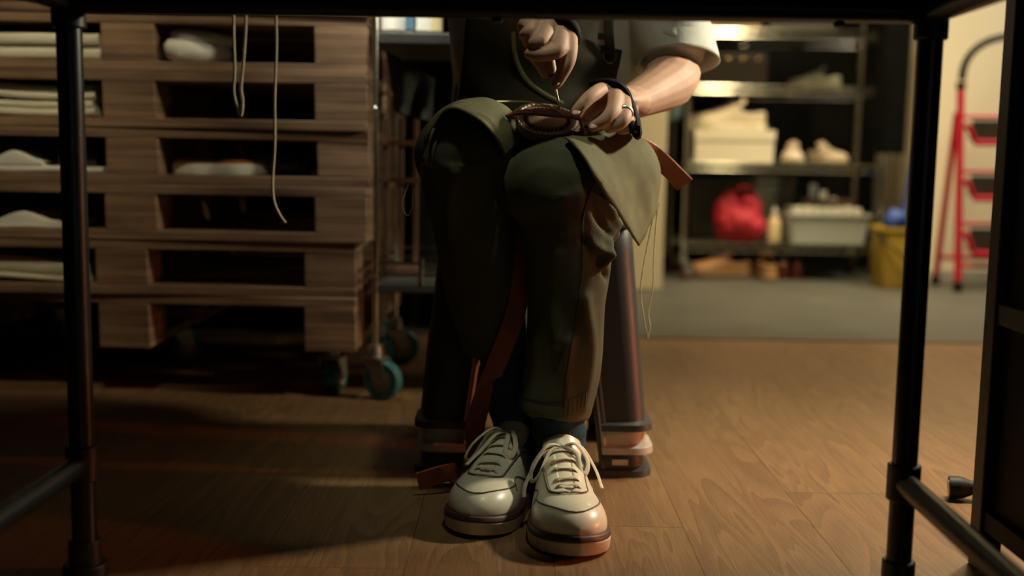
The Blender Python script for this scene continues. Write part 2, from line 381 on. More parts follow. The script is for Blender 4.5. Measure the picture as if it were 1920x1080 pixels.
# ================================================================ torch on the floor
q0 = G(1783, 938); tq = thing('torch', 'black hand torch lying on the wooden floor beside the tool cabinet', 'torch', (q0[0]+.05, q0[1], 0), 0)
M_rub = mat('black_rubber', (0.010, 0.011, 0.011), 0.55, var=.2, scale=80, spec=.3)
Mx = Matrix.Translation((q0[0], q0[1]+0.01, 0.0178)) @ Euler((0, math.radians(86.5), math.radians(-14))).to_matrix().to_4x4()
MB().lathe([(0.0145, -0.001), (0.0178, 0.0), (0.0178, 0.014), (0.0165, 0.02), (0.011, 0.034), (0.0105, 0.04)], 20, Mx).build('torch_head', M_rub, tq)
MB().lathe([(0.0095, 0.036), (0.0105, 0.045), (0.0105, 0.105), (0.0115, 0.107), (0.0115, 0.125), (0.009, 0.128)], 18, Mx).build('torch_body', M_rub, tq)
MB().lathe([(0.0135, -0.0016), (0.0135, 0.0004)], 18, Mx).build('torch_lens', mat('torch_glass', (0.25, 0.27, 0.27), 0.15), tq)
# ================================================================ pallets
M_ply = mat_ply('pallet_ply', (0.112, 0.062, 0.034), (0.34, 0.208, 0.118))
PW, PD, PH = 0.983, 0.76, 0.1153
YP = 2.30                       # front face of the stack
Z0 = 0.104
xR = P(688, 200, YP)[0]         # right edge of the stack
def make_pallet(runners):
    r = thing('pallet', '', 'pallet')
    bw, bd = 0.108, 0.110
    h0, h1 = (0.0, 0.0955) if runners else (0.0197, 0.0955)
    for i, x in enumerate((-PW/2+bw/2, 0, PW/2-bw/2)):
        for j, y in enumerate((bd/2, PD/2, PD-bd/2)):
            MB().box((x, y, (h0+h1)/2), (bw, bd, h1-h0-0.0004)).build('block', M_ply, r, bevel=0.0015, bseg=1)
    for j in range(5):
        y = 0.0605+j*(PD-0.121)/4
        MB().box((0, y, 0.10535), (PW, 0.121, 0.0193)).build('deck_board', M_ply, r, bevel=0.0015, bseg=1)
    if runners:
        for x in (-PW/2+bw/2, 0, PW/2-bw/2):
            for y in (PD*0.5-(PD/2-bd)/2-bd/2+.0, PD*0.5+(PD/2-bd)/2+bd/2):
                MB().box((x, y, 0.0100), (bw*0.92, PD/2-bd*1.5-0.001, 0.020)).build('runner', M_ply, r, bevel=0.0015, bseg=1)
    else:
        for y in (bd/2, PD/2, PD-bd/2):
            MB().box((0, y, 0.0098), (PW, bd, 0.0194)).build('bottom_board', M_ply, r, bevel=0.0015, bseg=1)
    return r
names = ['lowest plywood pallet of the stack, resting on green casters', 'plywood pallet of the stack holding folded cream rubber sheets, second from the bottom',
         'plywood pallet in the stack with torn white paper sheets inside, third from the bottom', 'plywood pallet in the stack holding the pale sole with an orange edge',
         'plywood pallet in the stack holding two piles of wavy cream sheets', 'plywood pallet near the top of the stack holding the white padded roll', 'topmost plywood pallet of the stack, cut off by the table edge']
offs = [(-0.024, 0.012, -1.2), (-0.024, 0.004, 0.5), (0.0, 0.0, 0.0), (0.004, 0.004, .6), (0.001, 0.0, -.2), (0.0, 0.004, .3), (0.0, 0.0, 0)]
p_run = make_pallet(True); p_std = make_pallet(False); pallets = []
for k in range(7):
    dx, dy, a = offs[k]
    if k == 0: o = p_run
    elif k == 1: o = p_std
    else: o = dup(p_std)
    o.location = (xR-PW/2+dx, YP+dy, Z0+k*PH+0.0006*k); o.rotation_euler = (0, 0, math.radians(a))
    o['label'] = names[k]; o['group'] = 'stacked plywood pallets'; pallets.append(o)
# ---------------------------------------------------------------- casters
M_zinc = mat('zinc', (0.42, 0.42, 0.38), 0.35, metal=0.9, var=.15, scale=40)
M_green = mat('green_tyre', (0.012, 0.085, 0.055), 0.4, var=.2, scale=60)
M_hub = mat('hub_plastic', (0.25, 0.24, 0.20), 0.5)
def caster_parts(r, name, parent, x, y, ztop, dia, yaw, tyre, wid=0.026):
    """fork, wheel and stem of one caster, built under parent, wheel resting on z=0"""
    Rm = Matrix.Translation((x, y, 0)) @ Matrix.Rotation(yaw, 4, 'Z')
    c = Rm @ Vector((0.018, 0, dia/2))
    Mw = Matrix.Translation(c) @ Matrix.Rotation(yaw, 4, 'Z') @ Matrix.Rotation(pi/2, 4, 'X')
    R = dia/2
    w = MB().lathe([(R*.55, -wid/2), (R*.9, -wid/2), (R, -wid/2+.005), (R, wid/2-.005), (R*.9, wid/2), (R*.55, wid/2)], 28, Mw).build('wheel', tyre, parent)
    MB().lathe([(R*.12, -wid/2-.002), (R*.56, -wid/2-.001), (R*.56, wid/2+.001), (R*.12, wid/2+.002)], 20, Mw).build('hub', M_hub, w)
    f = MB()
    for s in (-1, 1):
        ys = s*(wid/2+.0055)
        pts = [(-0.022, dia+.004), (0.024, dia+.004), (0.030, dia*.5+.006), (0.018, dia*.5-.010), (0.006, dia*.5)]
        v = [arr(Rm @ Vector((px_, ys-.0012, pz_))) for px_, pz_ in pts]+[arr(Rm @ Vector((px_, ys+.0012, pz_))) for px_, pz_ in pts]
        n_ = len(pts); f.add(v, [tuple(range(n_)), tuple(range(2*n_-1, n_-1, -1))]+[(i, (i+1) % n_, n_+(i+1) % n_, n_+i) for i in range(n_)])
    v = rrect(0.048, wid+.0134, .004, 2)
    f.loft([[arr(Rm @ Vector((a+.001, b, dia+.0025))) for a, b in v], [arr(Rm @ Vector((a+.001, b, dia+.0055))) for a, b in v]])
    f.build('fork', M_zinc, parent)
    MB().lathe([(0.015, dia+.0056), (0.017, dia+.009), (0.017, dia+.013), (0.013, ztop)], 18, Matrix.Translation((x, y, 0))).build('swivel', M_zinc, parent)
    if name == 'plate':
        MB().box((x, y, ztop+.0015), (.09, .08, .003)).build('mount_plate', M_zinc, parent)
for i, (dx, dy, lab, yaw) in enumerate(((PW/2-.06, .05, 'front right', 1.35), (-PW/2+.06, .05, 'front left', 2.0), (PW/2-.06, PD-.06, 'rear right', .3), (-PW/2+.06, PD-.06, 'rear left', .9), (0.0, PD/2, 'middle', .6))):
    l = {'front right': 'green-wheeled caster under the pallet stack corner beside the chrome cart'}.get(lab, 'green-wheeled caster in the shade under the lowest pallet')
    c = thing('caster', l, 'caster', (xR-PW/2-.024+dx, YP+.012+dy, 0), 0, 'casters under the pallet stack')
    caster_parts(c, 'plate', c, xR-PW/2-.024+dx, YP+.012+dy, Z0-.0035, 0.078, yaw, M_green, .032)
# ---------------------------------------------------------------- goods in the pallets
M_crepe = mat('cream_crepe', (0.66, 0.62, 0.45), 0.7, var=.1, scale=10, bump=.15, bscale=70)
M_white = mat('white_goods', (0.72, 0.70, 0.60), 0.6, var=.08, scale=10)
def lev(k): return Z0+k*PH+0.0006*k       # pallet k bottom
def sheet(name, x0, x1, y0, y1, z, th, amp, ph, m, label, cat_='rubber sheet', group=None, freq=4.0, n=22, lift=None, flat=False):
    """a thick bendy slab; amp = wave height"""
    rings = []
    for i in range(n+1):
        t = i/n; x = x0+(x1-x0)*t
        zz = z+amp*(0.5+0.5*math.sin(ph+freq*t*pi))+(lift(t) if lift else 0)
        c = rrect(y1-y0, th, th*.35, 3)
        rings.append([(x, (y0+y1)/2+a, (zz if b > 0 or not flat else z)+th/2+b) for a, b in c])
    return tag(MB().loft(rings).build(name, m), label, cat_, group)
xl = P(192, 100, YP)[0]-0.010      # right limit of the left bay
x_far = xR-PW+.125
z6, z5, z4, z3, z2 = lev(5)+.0205, lev(4)+.0205, lev(3)+.0205, lev(2)+.0205, lev(1)+.0205
sheet('rubber_sheet', x_far, xl-.002, YP+.02, YP+.22, z6, .026, .001, 0, M_crepe, 'flat cream rubber sheet, lower of the two in the upper pallet bay', group='cream rubber sheets in the pallets')
sheet('rubber_sheet', x_far, xl-.004, YP+.015, YP+.22, z6+.0275, .026, .001, 0.5, M_crepe, 'flat cream rubber sheet, upper of the two in the upper pallet bay', group='cream rubber sheets in the pallets')
for i in range(4):
    base = z5+.0005+i*.0152+(0.003 if i > 1 else 0)
    sheet('rubber_sheet', x_far, xl-.016-.004*(i % 2), YP+.015+.002*i, YP+.22, base, .0145, .010 if i > 1 else .006, 1.6 if i > 1 else 1.9, M_crepe,
          ['bottom sheet of the four wavy cream sheets piled in a pallet bay', 'second sheet up of the four wavy cream sheets in a pallet bay', 'third sheet up of the four wavy cream sheets in a pallet bay', 'top sheet of the four wavy cream sheets in a pallet bay'][i],
          group='wavy cream sheets', freq=1.4)
sheet('rubber_sheet', x_far, xl-.004, YP+.02, YP+.24, z4, .012, .0015, 0, M_white, 'thin pale sheet under the raised white one, in the pallet beside the sole', group='pale sheets')
sheet('paper_sheet', x_far, xl-.13, YP+.02, YP+.2, z4+.0125, .010, .0, 0, M_white, 'white sheet rising in a hump over a thin pale one', 'paper', lift=lambda t: .022*math.exp(-((t-.66)/.2)**2), flat=True)
tag(MB().box2((xl-.105, YP+.04, z4+.0135), (xl-.025, YP+.2, z4+.056)).build('dark_box', mat('dark_card', (0.018, 0.016, 0.014), .6), bevel=.003), 'small dark box resting on the pale sheet in the pallet', 'box')
sheet('paper_sheet', x_far, xl-.085, YP+.015, YP+.2, z3, .006, .001, 0, M_white, 'lower flat white paper sheet below the curled one', 'paper', 'white papers')
sheet('paper_sheet', x_far, xl-.09, YP+.02, YP+.2, z3+.0065, .005, .0, 0, M_white, 'curled white paper sheet rising over the flat one', 'paper', 'white papers', lift=lambda t: .022*math.exp(-((t-.60)/.2)**2), flat=True)
sheet('rubber_sheet', x_far, xl-.040, YP+.022, YP+.22, z2, .010, .010, 1.3, M_crepe, 'thin cream sheet sagging under the folded thick one in the lower pallet', group='cream rubber sheets in the pallets', freq=1.0)
sheet('rubber_sheet', x_far, xl-.042, YP+.025, YP+.22, z2+.0105, .034, .010, 1.3, M_crepe, 'thick folded cream sheet in the lower pallet bay', group='cream rubber sheets in the pallets', freq=1.0)
# rolled padded piece in the top middle bay
pr = thing('padded_roll', 'white padded roll of two folded layers tucked into the upper pallet bay', 'padded roll', (P(350, 125, YP+.06)[0], YP+.09, z6))
a_, b_ = P(297, 125, YP+.05), P(420, 125, YP+.05)
for nm, z, rr, sh in (('lower_fold', z6+.0255, .0250, 0), ('upper_fold', z6+.0535, .0150, .012)):
    pts = cat([(a_[0]+.022+sh, YP+.05, z), (a_[0]+.05+sh, YP+.048, z+.002), (a_[0]+.09+sh, YP+.07, z-.000), (a_[0]+.125+sh, YP+.11, z-.004)], 5)
    rad = [(rr*s, rr*1.15*s) for s in np.interp(np.linspace(0, 1, len(pts)), [0, .12, .5, 1], [.72, 1, .97, .8])]
    m_ = MB().tube(pts, rad, 20).mesh(); co = coords(m_); setco(m_, co+normals(m_)*(0.0012*wob(co, 260, 1))[:, None])
    obj(nm, m_, M_white, pr)
# pale sole with an orange top, and a dark shoe last beyond
def sole_prof(L, W, n=28):
    out = []
    for k in range(n):
        a = 2*pi*k/n; u = math.cos(a); v = math.sin(a)
        x = u*L/2; w = W/2*(1.0 if u > 0 else .82)*(1-.16*math.exp(-((u+.12)/.3)**2))
        out.append((x, math.copysign(abs(v)**.8, v)*w))
    return out
s0 = P(312, 345, YP+.05)[0]; s1 = P(452, 345, YP+.05)[0]
so = thing('shoe_sole', 'pale shoe sole with an orange upper layer lying in the middle pallet bay', 'sole', ((s0+s1)/2, YP+.07, z4))
pf = sole_prof((s1-s0)+.05, .085)
def place_sole(z, s): return [((s0+s1)/2+.032+a*s, YP+.075+b*s, z+.012*max(0, a/.1)*0) for a, b in pf]
MB().loft([place_sole(z4, .97), place_sole(z4+.004, 1), place_sole(z4+.022, 1), place_sole(z4+.024, .98)]).build('outsole', M_white, so)
MB().loft([place_sole(z4+.0242, .96), place_sole(z4+.031, .95)]).build('insole', mat('orange_leather', (0.42, 0.13, 0.04), .6), so)
def last(name, c, L, label, m, cat_, rz=0, group=None, w=.075, h=.065):
    rings = []
    for i in range(13):
        t = i/12; x = (t-.5)*L
        hh = h*(.45+.55*(1-t)**1.2)*min(1, (t*8+.35))*min(1, (1-t)*4+.3); ww = w*(.72+.28*math.sin(pi*min(1, t*1.25)))*min(1, t*6+.4)*min(1, (1-t)*4+.25)
        rings.append([(x, ww/2*math.cos(2*pi*k/16), hh*.5+hh*.5*math.sin(2*pi*k/16)) for k in range(16)])
    me = MB().loft(rings).mesh(); o = obj(name, me, m, smooth=50)
    o.location = Vector(c); o.rotation_euler = (0, 0, rz); return tag(o, label, cat_, group)
last('shoe_last', (P(528, 330, YP+.09)[0], YP+.09, z4), .135, 'dark grey shoe last lying beside the pale sole in the pallet', mat('last_plastic', (0.06, 0.06, 0.05), .35), 'shoe last')

# ================================================================ chrome cart right of the pallets
M_chrome = mat('chrome', (0.62, 0.62, 0.56), 0.16, metal=1.0, var=.08, scale=30)
M_shelfd = mat('cart_shelf', (0.045, 0.045, 0.04), 0.5, var=.1)
M_teal = mat('teal_tyre', (0.03, 0.16, 0.15), 0.4, var=.15, scale=60)
YC = 2.325
xc0 = P(704, 300, YC)[0]; xc1 = P(800, 500, YC+.0)[0]+0.34
ct = thing('wire_cart', 'chrome wire cart on teal casters standing between the pallets and the stool', 'cart', ((xc0+xc1)/2, YC+.2, 0))
CD = 0.40
for x in (xc0, xc1):
    for y in (YC, YC+CD):
        MB().tube([(x, y, .112), (x, y, .885)], .0062, 14).build('post', M_chrome, ct)
        cg = MB()
        MB().lathe([(.0062, .60), (.0092, .604), (.0092, .616), (.0062, .62)], 14, Matrix.Translation((x, y, 0))).build('collar', M_chrome, ct)
zs1 = P(704, 60, YC)[2]; zs0 = P(704, 545, YC)[2]
for z, th in ((zs1-.024, .024), (zs0-.004, .02)):
    MB().box2((xc0-.004, YC-.004, z), (xc1+.004, YC+CD+.004, z+th)).build('shelf', M_shelfd, ct, bevel=.003)
for py in (493, 515):
    z = P(704, py, YC)[2]
    MB().tube([(xc0, YC, z), (xc1, YC, z), (xc1, YC+CD, z), (xc0, YC+CD, z)], .0035, 10, closed=True).build('guard_rail', M_chrome, ct)
xm = P(789, 515, YC)[0]
MB().tube([(xm, YC, zs0+.016), (xm, YC, P(704, 485, YC)[2])], .006, 12).build('guard_post', M_chrome, ct)
for i, (x, y, yaw) in enumerate(((xc0, YC, -.35), (xc1, YC, .5), (xc0, YC+CD, .2), (xc1, YC+CD, 1.0))):
    h = MB(); g = bpy.data.objects.new('caster', None)
    C.objects.link(g); g.parent = ct; g.location = (x, y, 0); g.matrix_parent_inverse = mw(ct).inverted()
    caster_parts(g, 'stem', g, x, y, .118, .085, yaw, M_teal, .026)
# things on the cart
zt = zs1+.0005
def box_thing(name, a, b, m, label, cat_, bevel=.003, group=None): return tag(MB().box2(a, b).build(name, m, bevel=bevel), label, cat_, group)
M_paper = mat('bright_paper', (0.85, 0.83, 0.74), .6, var=.05)
sp = lambda px: P(px, 50, YC+.03)[0]
def spool(px, r, h, y, m, label):
    o = thing('thread_spool', label, 'spool', (sp(px), y, zt), group='spools on the cart')
    Mx = Matrix.Translation((sp(px), y, zt))
    MB().lathe([(r*1.1, 0), (r*1.1, .004), (r*.4, .0045)], 22, Mx).build('flange', M_hub, o)
    MB().lathe([(r*.6, .0046), (r, .008), (r*.97, h-.008), (r*.6, h-.0046)], 24, Mx).build('thread_winding', m, o)
    MB().lathe([(r*.4, h-.0045), (r*1.1, h-.004), (r*1.1, h)], 22, Mx).build('flange', M_hub, o)
spool(735, .028, .085, YC+.05, M_paper, 'white thread spool on the cart beside the post')
spool(787, .030, .085, YC+.06, M_paper, 'white thread spool with a blue mark on the cart')
spool(816, .014, .08, YC+.05, mat('tan_thread', (0.62, 0.52, 0.30), .6), 'narrow tan thread spool on the cart')
spool(769, .0095, .05, YC+.022, mat('blue_thread', (0.10, 0.22, 0.36), .5), 'small blue thread spool between the white spools')
# grey cloth hanging inside the cart and wooden rack below
g = []
for i in range(9):
    t = i/8; row = []
    for j in range(12):
        s = j/11; w = .5+.5*t
        x = P(722, 100, YC+.06)[0]+.105*s*(1-.25*t)+.02*t
        row.append((x, YC+.07+.018*math.sin(s*11+t*2)*t, zs1-.03-(.06*s+.13*t*(1-.3*s))))
    g.append(row)
tag(MB().grid(cat2(g, 3, 3)).build('grey_cloth', mat('grey_cloth', (0.035, 0.037, 0.033), .85, bump=.2, spec=.1), solid=.003), 'grey cloth hanging under the top shelf of the chrome cart', 'cloth')
M_rack = mat_grain('rack_wood', (0.08, 0.035, 0.02), (0.17, 0.08, 0.045), 'Z', 20, .5)
wr = thing('wooden_rack', 'reddish wooden peg rack standing on the lower cart shelf', 'rack', (P(735, 400, YC+.2)[0], YC+.22, zs0+.017))
zb = zs0+.017
for px in (724, 752, 780): MB().box((P(px, 300, YC+.2)[0], YC+.2, (zb+.60)/2), (.011, .02, .60-zb)).build('upright', M_rack, wr, bevel=.001)
for py in (268, 338): MB().box((P(752, 300, YC+.2)[0], YC+.186, P(745, py, YC+.2)[2]), (.085, .008, .012)).build('crossbar', M_rack, wr, bevel=.001)
MB().box((P(752, 300, YC+.2)[0], YC+.2, zb+.008), (.085, .06, .016)).build('base', M_rack, wr, bevel=.001)
# ================================================================ shoe builder (heel at u=0, toe at u=L, local x forward)
def itp(tab, u): return float(np.interp(u, [t[0] for t in tab], [t[1] for t in tab]))
def smooth_tab(tab, n=60):
    p = cat([np.array(t) for t in tab], 8); us = np.maximum.accumulate(p[:, 0]); return list(zip(us, p[:, 1]))
SL = 0.285
T_w = smooth_tab([(0, .0), (.003, .013), (.010, .0225), (.025, .0305), (.055, .0345), (.10, .0355), (.14, .040), (.18, .0465), (.210, .0500), (.235, .0480), (.255, .0410), (.270, .0295), (.280, .0160), (.285, .0)])
T_h = smooth_tab([(0, .052), (.01, .060), (.03, .063), (.06, .058), (.09, .062), (.115, .074), (.135, .073), (.16, .063), (.19, .053), (.215, .047), (.24, .041), (.258, .034), (.272, .024), (.281, .013), (.285, .004)])
T_T = smooth_tab([(0, 52), (.02, 52), (.05, 46), (.085, 47), (.112, 60), (.120, 72), (.150, 77), (.185, 79.5), (.210, 81.5), (.217, 88), (.222, 90), (.285, 90)])
def ctr(u): return -.010*math.sin(pi*max(0, u-.06)/.225)*0.6+.004*(u/.285)**2
def spring(u): return .008*max(0, (u-.19)/.095)**2
def S(u, th, off=0.0, side=1):
    """point on the upper; th 0 = sole edge, 90 = top; side +1 / -1"""
    w, h = itp(T_w, u)+off, itp(T_h, u)+off; a = math.radians(th); p = 2.5-.3*min(1, u/.2)
    c, s = math.cos(a), math.sin(a); k = (abs(c)**p+abs(s)**p)**(-1/p)
    bulge = 1+.06*math.sin(2*a)
    return np.array([u, side*w*c*k*bulge+ctr(u), .0245+spring(u)+h*s*k])
def Sv(u, v, off=0.0):
    """point on the upper at side distance v from the centre line"""
    s = 1 if v >= 0 else -1; lo, hi = 0.0, 90.0
    for _ in range(24):
        m = (lo+hi)/2
        if abs(S(u, m, 0, 1)[1]-ctr(u)) > abs(v): lo = m
        else: hi = m
    return S(u, lo, off, s)
def outline(ex, n=44):
    """plan outline of the sole, counter-clockwise"""
    us = [SL*(1-math.cos(pi*i/n))/2 for i in range(n+1)]
    top = [(u, itp(T_w, u)) for u in us]; pts = [(u, ctr(u)+w) for u, w in top]+[(u, ctr(u)-w) for u, w in top[::-1][1:-1]]
    pts = np.array(pts); m = len(pts); out = []
    for i in range(m):
        t = pts[(i+1) % m]-pts[i-1]; nn = np.array([-t[1], t[0]]); nn /= np.linalg.norm(nn)+1e-9
        out.append(pts[i]+nn*ex)
    return out
def build_shoe(parent, mats, detail=True, bow=None, mirror=1):
    """parts of one shoe in local coordinates, parented to the Empty 'parent' (identity frame)"""
    mu, ms, mw_, ml, mk = mats        # upper, sole, welt, lace, seam
    def put(mb, name, m, par=None, **k):
        if mirror < 0: mb.v = [(a, -b, c) for a, b, c in mb.v]
        o = obj(name, mb.mesh(name), m, None, **k)
        o.parent = par or parent
        if par is not None: o.location = Vector(o.location)-par.location
        return o
    us = [SL*(1-math.cos(pi*i/46))/2 for i in range(47)]
    mb = MB()
    for s in (1, -1):
        g = [[S(u, itp(T_T, u)*j/14, 0, s) for j in range(15)] for u in us]; mb.grid(g)
    me = mb
    up = put(mb, 'upper', mu, smooth=80)
    bm = bmesh.new(); bm.from_mesh(up.data); bmesh.ops.remove_doubles(bm, verts=bm.verts, dist=.0006); bmesh.ops.recalc_face_normals(bm, faces=bm.faces); bm.to_mesh(up.data); bm.free()
    up.data.polygons.foreach_set('use_smooth', [True]*len(up.data.polygons))
    md = up.modifiers.new('t', 'SOLIDIFY'); md.thickness = .0022; md.offset = -1
    def layer(name, z0, z1, e0, e1, m):
        b = MB(); rings = []
        for z, e in ((z0, e0-.0015), (z0+.0015, e0), (z1-.0015, e1), (z1, e1-.0015)):
            rings.append([(q[0], q[1], z+spring(q[0])*(1 if z > .012 else .8)) for q in outline(e)])
        b.loft(rings); return put(b, name, m, smooth=50)
    layer('outsole', 0.0, .0170, .0045, .0060, ms); layer('welt', .0168, .0250, .0062, .0050, mw_)
    # tongue: strip below the lacing that rises above the collar
    g = []
    for i in range(14):
        t = i/13; u = .222-.130*t; row = []
        hw = .014+.016*t; lift = -.004+.0045*min(1, t*4) if t < .76 else .0005+.027*((t-.76)/.24)
        for j in range(9):
            s = -1+2*j/8
            edge = 1-.22*(max(0, t-.85)/.15)**2
            z = .0245+spring(u)+itp(T_h, u)*(1-.5*(abs(s)*hw/.05)**2)+lift*(1-.18*s*s) if t < .76 else None
            if z is None:
                ub = .222-.130*.76
                z = .0245+itp(T_h, ub)*(1-.5*(abs(s)*hw/.05)**2)+lift*(1-.10*s**4)
            row.append((u+.010*max(0, t-.72)/.28*0+.006*s*s*-t, ctr(u)+s*hw*edge, z))
        g.append(row)
    b = MB(); b.grid(cat2(g, 2, 2)); put(b, 'tongue', mu, smooth=80, solid=.0035)
    if not detail: return up
    # eyestay facings with a raised edge
    def gap(u): q = S(u, itp(T_T, u), 0, 1); return q[1]-ctr(u)
    EW = .0285
    for s in (1, -1):
        g = []
        for i in range(19):
            t = i/18; u = .108+.112*t; a0 = gap(u)+.0003; a1 = EW-.003*t-.010*max(0, (t-.88)/.12)**2
            g.append([Sv(u, s*(a0+(a1-a0)*j/6), .0013) for j in range(7)])
        b = MB(); b.grid(g); put(b, 'eyestay', mu, smooth=80, solid=.0016)
    edge = [Sv(.108+.112*i/18, EW-.003*i/18-.010*max(0, (i/18-.88)/.12)**2, .0020) for i in range(19)]
    edge += [Sv(.2205+.004*math.sin(pi/2*i/6), .0155*(1-i/6), .0020) for i in range(1, 7)]
    edge2 = [np.array([q[0], 2*ctr(q[0])-q[1], q[2]]) for q in edge[::-1][1:]]
    b = MB(); b.tube(edge+edge2, .0010, 6); put(b, 'eyestay_seam', mk)
    # apron seam across the toe and side seams
    seam = []
    tv = cat([(0, .2660), (.012, .2625), (.024, .2520), (.034, .2370), (.0405, .2190), (.0430, .2000)], 6)
    for v, u in tv[::-1]: seam.append(Sv(u, v, .0005))
    for v, u in tv[1:]: seam.append(Sv(u, -v, .0005))
    b = MB(); b.tube(seam, .0011, 6); put(b, 'toe_seam', mk)
    for s in (1, -1):
        q = [S(.205, 30, .0006, s), S(.196, 40, .0006, s), S(.184, 42, .0006, s), S(.170, 34, .0006, s), S(.150, 22, .0006, s), S(.120, 10, .0006, s)]
        b = MB(); b.tube(cat(q, 5), .0010, 6); put(b, 'side_seam', mk)
        col = [S(u, itp(T_T, u)-.5, .0008, s) for u in us if u < .112]
        b = MB(); b.tube(col, .0019, 8); put(b, 'collar_edge', mu)
    b = MB(); b.tube([S(.0025, t, .0012, 1)*np.array([0, 0, 1])+np.array([.0012, ctr(0), 0]) for t in np.linspace(4, 50, 10)], .004, 8); put(b, 'heel_tab', mk)
    # laces
    rows = [.124, .145, .166, .187, .207]
    for k, u in enumerate(rows):
        T = itp(T_T, u)-8
        a, c = S(u, T, .0024, 1), S(u+(.004 if k % 2 else -.001), T, .0024, -1)
        mid = (a+c)/2; mid[2] = .0245+spring(u)+itp(T_h, u)+.0048
        pts = cat([a+np.array([0, .0015, -.001]), a*.7+mid*.3+np.array([0, 0, .0028]), mid, c*.7+mid*.3+np.array([0, 0, .0028]), c+np.array([0, -.0015, -.001])], 5)
        b = MB(); b.tube(pts, [(.0012, .0030)]*len(pts), 8, ref=(0, 0, 1)); put(b, 'lace', ml)
        for s in (1, -1):
            e = S(u, T+1.5, .0029, s); nn = S(u, T+1.5, .01, s)-e; q = Vector(nn).to_track_quat('Z', 'Y').to_matrix().to_4x4()
            b = MB(); b.lathe([(.0008, 0), (.0019, .0001), (.0019, .0004), (.0008, .0006)], 10, Matrix.Translation(e) @ q); put(b, 'eyelet', mk)
    kn = np.array([.112, ctr(.112), .0245+itp(T_h, .112)+.0095])
    b = MB(); b.ell(kn, (.0065, .0075, .0045), 12, 8); put(b, 'lace_knot', ml)
    for pts in bow:
        pts = cat([kn+np.array(q) for q in pts], 7)
        b = MB(); b.tube(pts, [(.0014, .0037)]*len(pts), 8, ref=(0, 0, 1)); put(b, 'lace_bow', ml)
    return up
M_sh_up = mat('cream_leather', (0.66, 0.60, 0.46), 0.36, var=.06, scale=22, bump=.10, bscale=45, coat=.15)
M_sh_sole = mat('cream_rubber_sole', (0.62, 0.55, 0.40), .6, var=.08, scale=30)
M_sh_welt = mat('brown_welt', (0.060, 0.026, 0.020), .5, var=.15, scale=60)
M_sh_lace = mat('cream_lace', (0.60, 0.53, 0.39), .8, var=.1, scale=120)
M_sh_seam = mat('shoe_seam', (0.14, 0.115, 0.075), .7, var=.1)  # brown tone shared by seams, eyelets and heel tab
WSHOE = (M_sh_up, M_sh_sole, M_sh_welt, M_sh_lace, M_sh_seam)
def shelf_shoe(label, loc, rz, upc, solec, group=None, scale=1.0):
    r = thing('shoe', label, 'shoe', loc, rz, group); r.scale = (scale,)*3
    mu = mat('shoe_%d' % int(sum(upc)*1e4), upc, .55, var=.1); ms = mat('shoesole_%d' % int(sum(solec)*1e4), solec, .6)
    build_shoe(r, (mu, ms, ms, mu, mu), False)
    return r
# ================================================================ chrome wire shelving at the back right
YS = 4.74; SD = 0.42
sx0, sx1 = P(1283, 400, YS)[0], P(1655, 400, YS)[0]
rk = thing('wire_shelving', 'chrome wire shelving unit on casters against the back wall', 'shelf', ((sx0+sx1)/2, YS+SD/2, 0))
M_rubred = mat('dark_red_tyre', (0.06, 0.012, 0.012), .5)
zl = [P(1300, py, YS)[2] for py in (455, 304, 158, 52)]
for x in (sx0, sx1):
    for y in (YS, YS+SD):
        MB().tube([(x, y, .10), (x, y, 1.45)], .0125, 14).build('post', M_chrome, rk)
        g_ = bpy.data.objects.new('caster', None); C.objects.link(g_); g_.parent = rk; g_.location = (x, y, 0); g_.matrix_parent_inverse = mw(rk).inverted()
        caster_parts(g_, 'stem', g_, x, y, .112, .078, .4 if x == sx0 else 1.2, M_rubred, .03)
for k, z in enumerate(zl+[1.40]):
    mb = MB()
    for y in (YS, YS+SD):
        for zz in (z-.003, z-.034): mb.tube([(sx0, y, zz), (sx1, y, zz)], .0032, 8)
        n_ = 26; pts = []
        for i in range(n_+1): pts.append((sx0+.012+(sx1-sx0-.024)*i/n_, y, z-.005 if i % 2 else z-.032))
        mb.tube(pts, .0022, 6)
    for x in (sx0, sx1):
        for zz in (z-.003, z-.034): mb.tube([(x, YS, zz), (x, YS+SD, zz)], .0032, 8)
    for i in range(30):
        x = sx0+.015+(sx1-sx0-.03)*i/29; mb.tube([(x, YS, z-.0028), (x, YS+SD, z-.0028)], .0019, 6)
    for y in (YS+SD*.33, YS+SD*.66): mb.tube([(sx0, y, z-.007), (sx1, y, z-.007)], .0028, 6)
    mb.build('shelf', M_chrome, rk)
E_ = .0008
X = lambda px, d=YS+.04: P(px, 300, d)[0]
ZP = lambda px, py, d=YS+.02: P(px, py, d)[2]
# ---- second shelf from below: white box with shoes, pair of pale shoes
M_card = mat('white_card', (0.80, 0.73, 0.58), .6, var=.03, scale=6)
wb = thing('shoe_box', 'white shoe box on the wire shelf with cream shoes on top', 'box', (X(1374), YS+.15, zl[1]))
xa_, xb_ = X(1299), X(1449); zt_ = ZP(1370, 244)
MB().box2((xa_+.004, YS+.012, zl[1]+E_), (xb_-.004, YS+.30, zt_-.045)).build('box_body', M_card, wb, bevel=.002)
MB().box2((xa_, YS+.008, zt_-.0448), (xb_, YS+.304, zt_)).build('box_lid', M_card, wb, bevel=.002)
shelf_shoe('cream sneaker lying on the white shoe box, the one facing the room', (X(1436), YS+.075, zt_+E_), pi-.02, (0.70, 0.60, 0.42), (0.72, 0.66, 0.52), 'cream shoes on the box', 1.06)
shelf_shoe('cream sneaker on the white shoe box, the one toward the wall', (X(1432), YS+.235, zt_+E_), pi+.02, (0.66, 0.60, 0.46), (0.72, 0.66, 0.52), 'cream shoes on the box', 1.1)
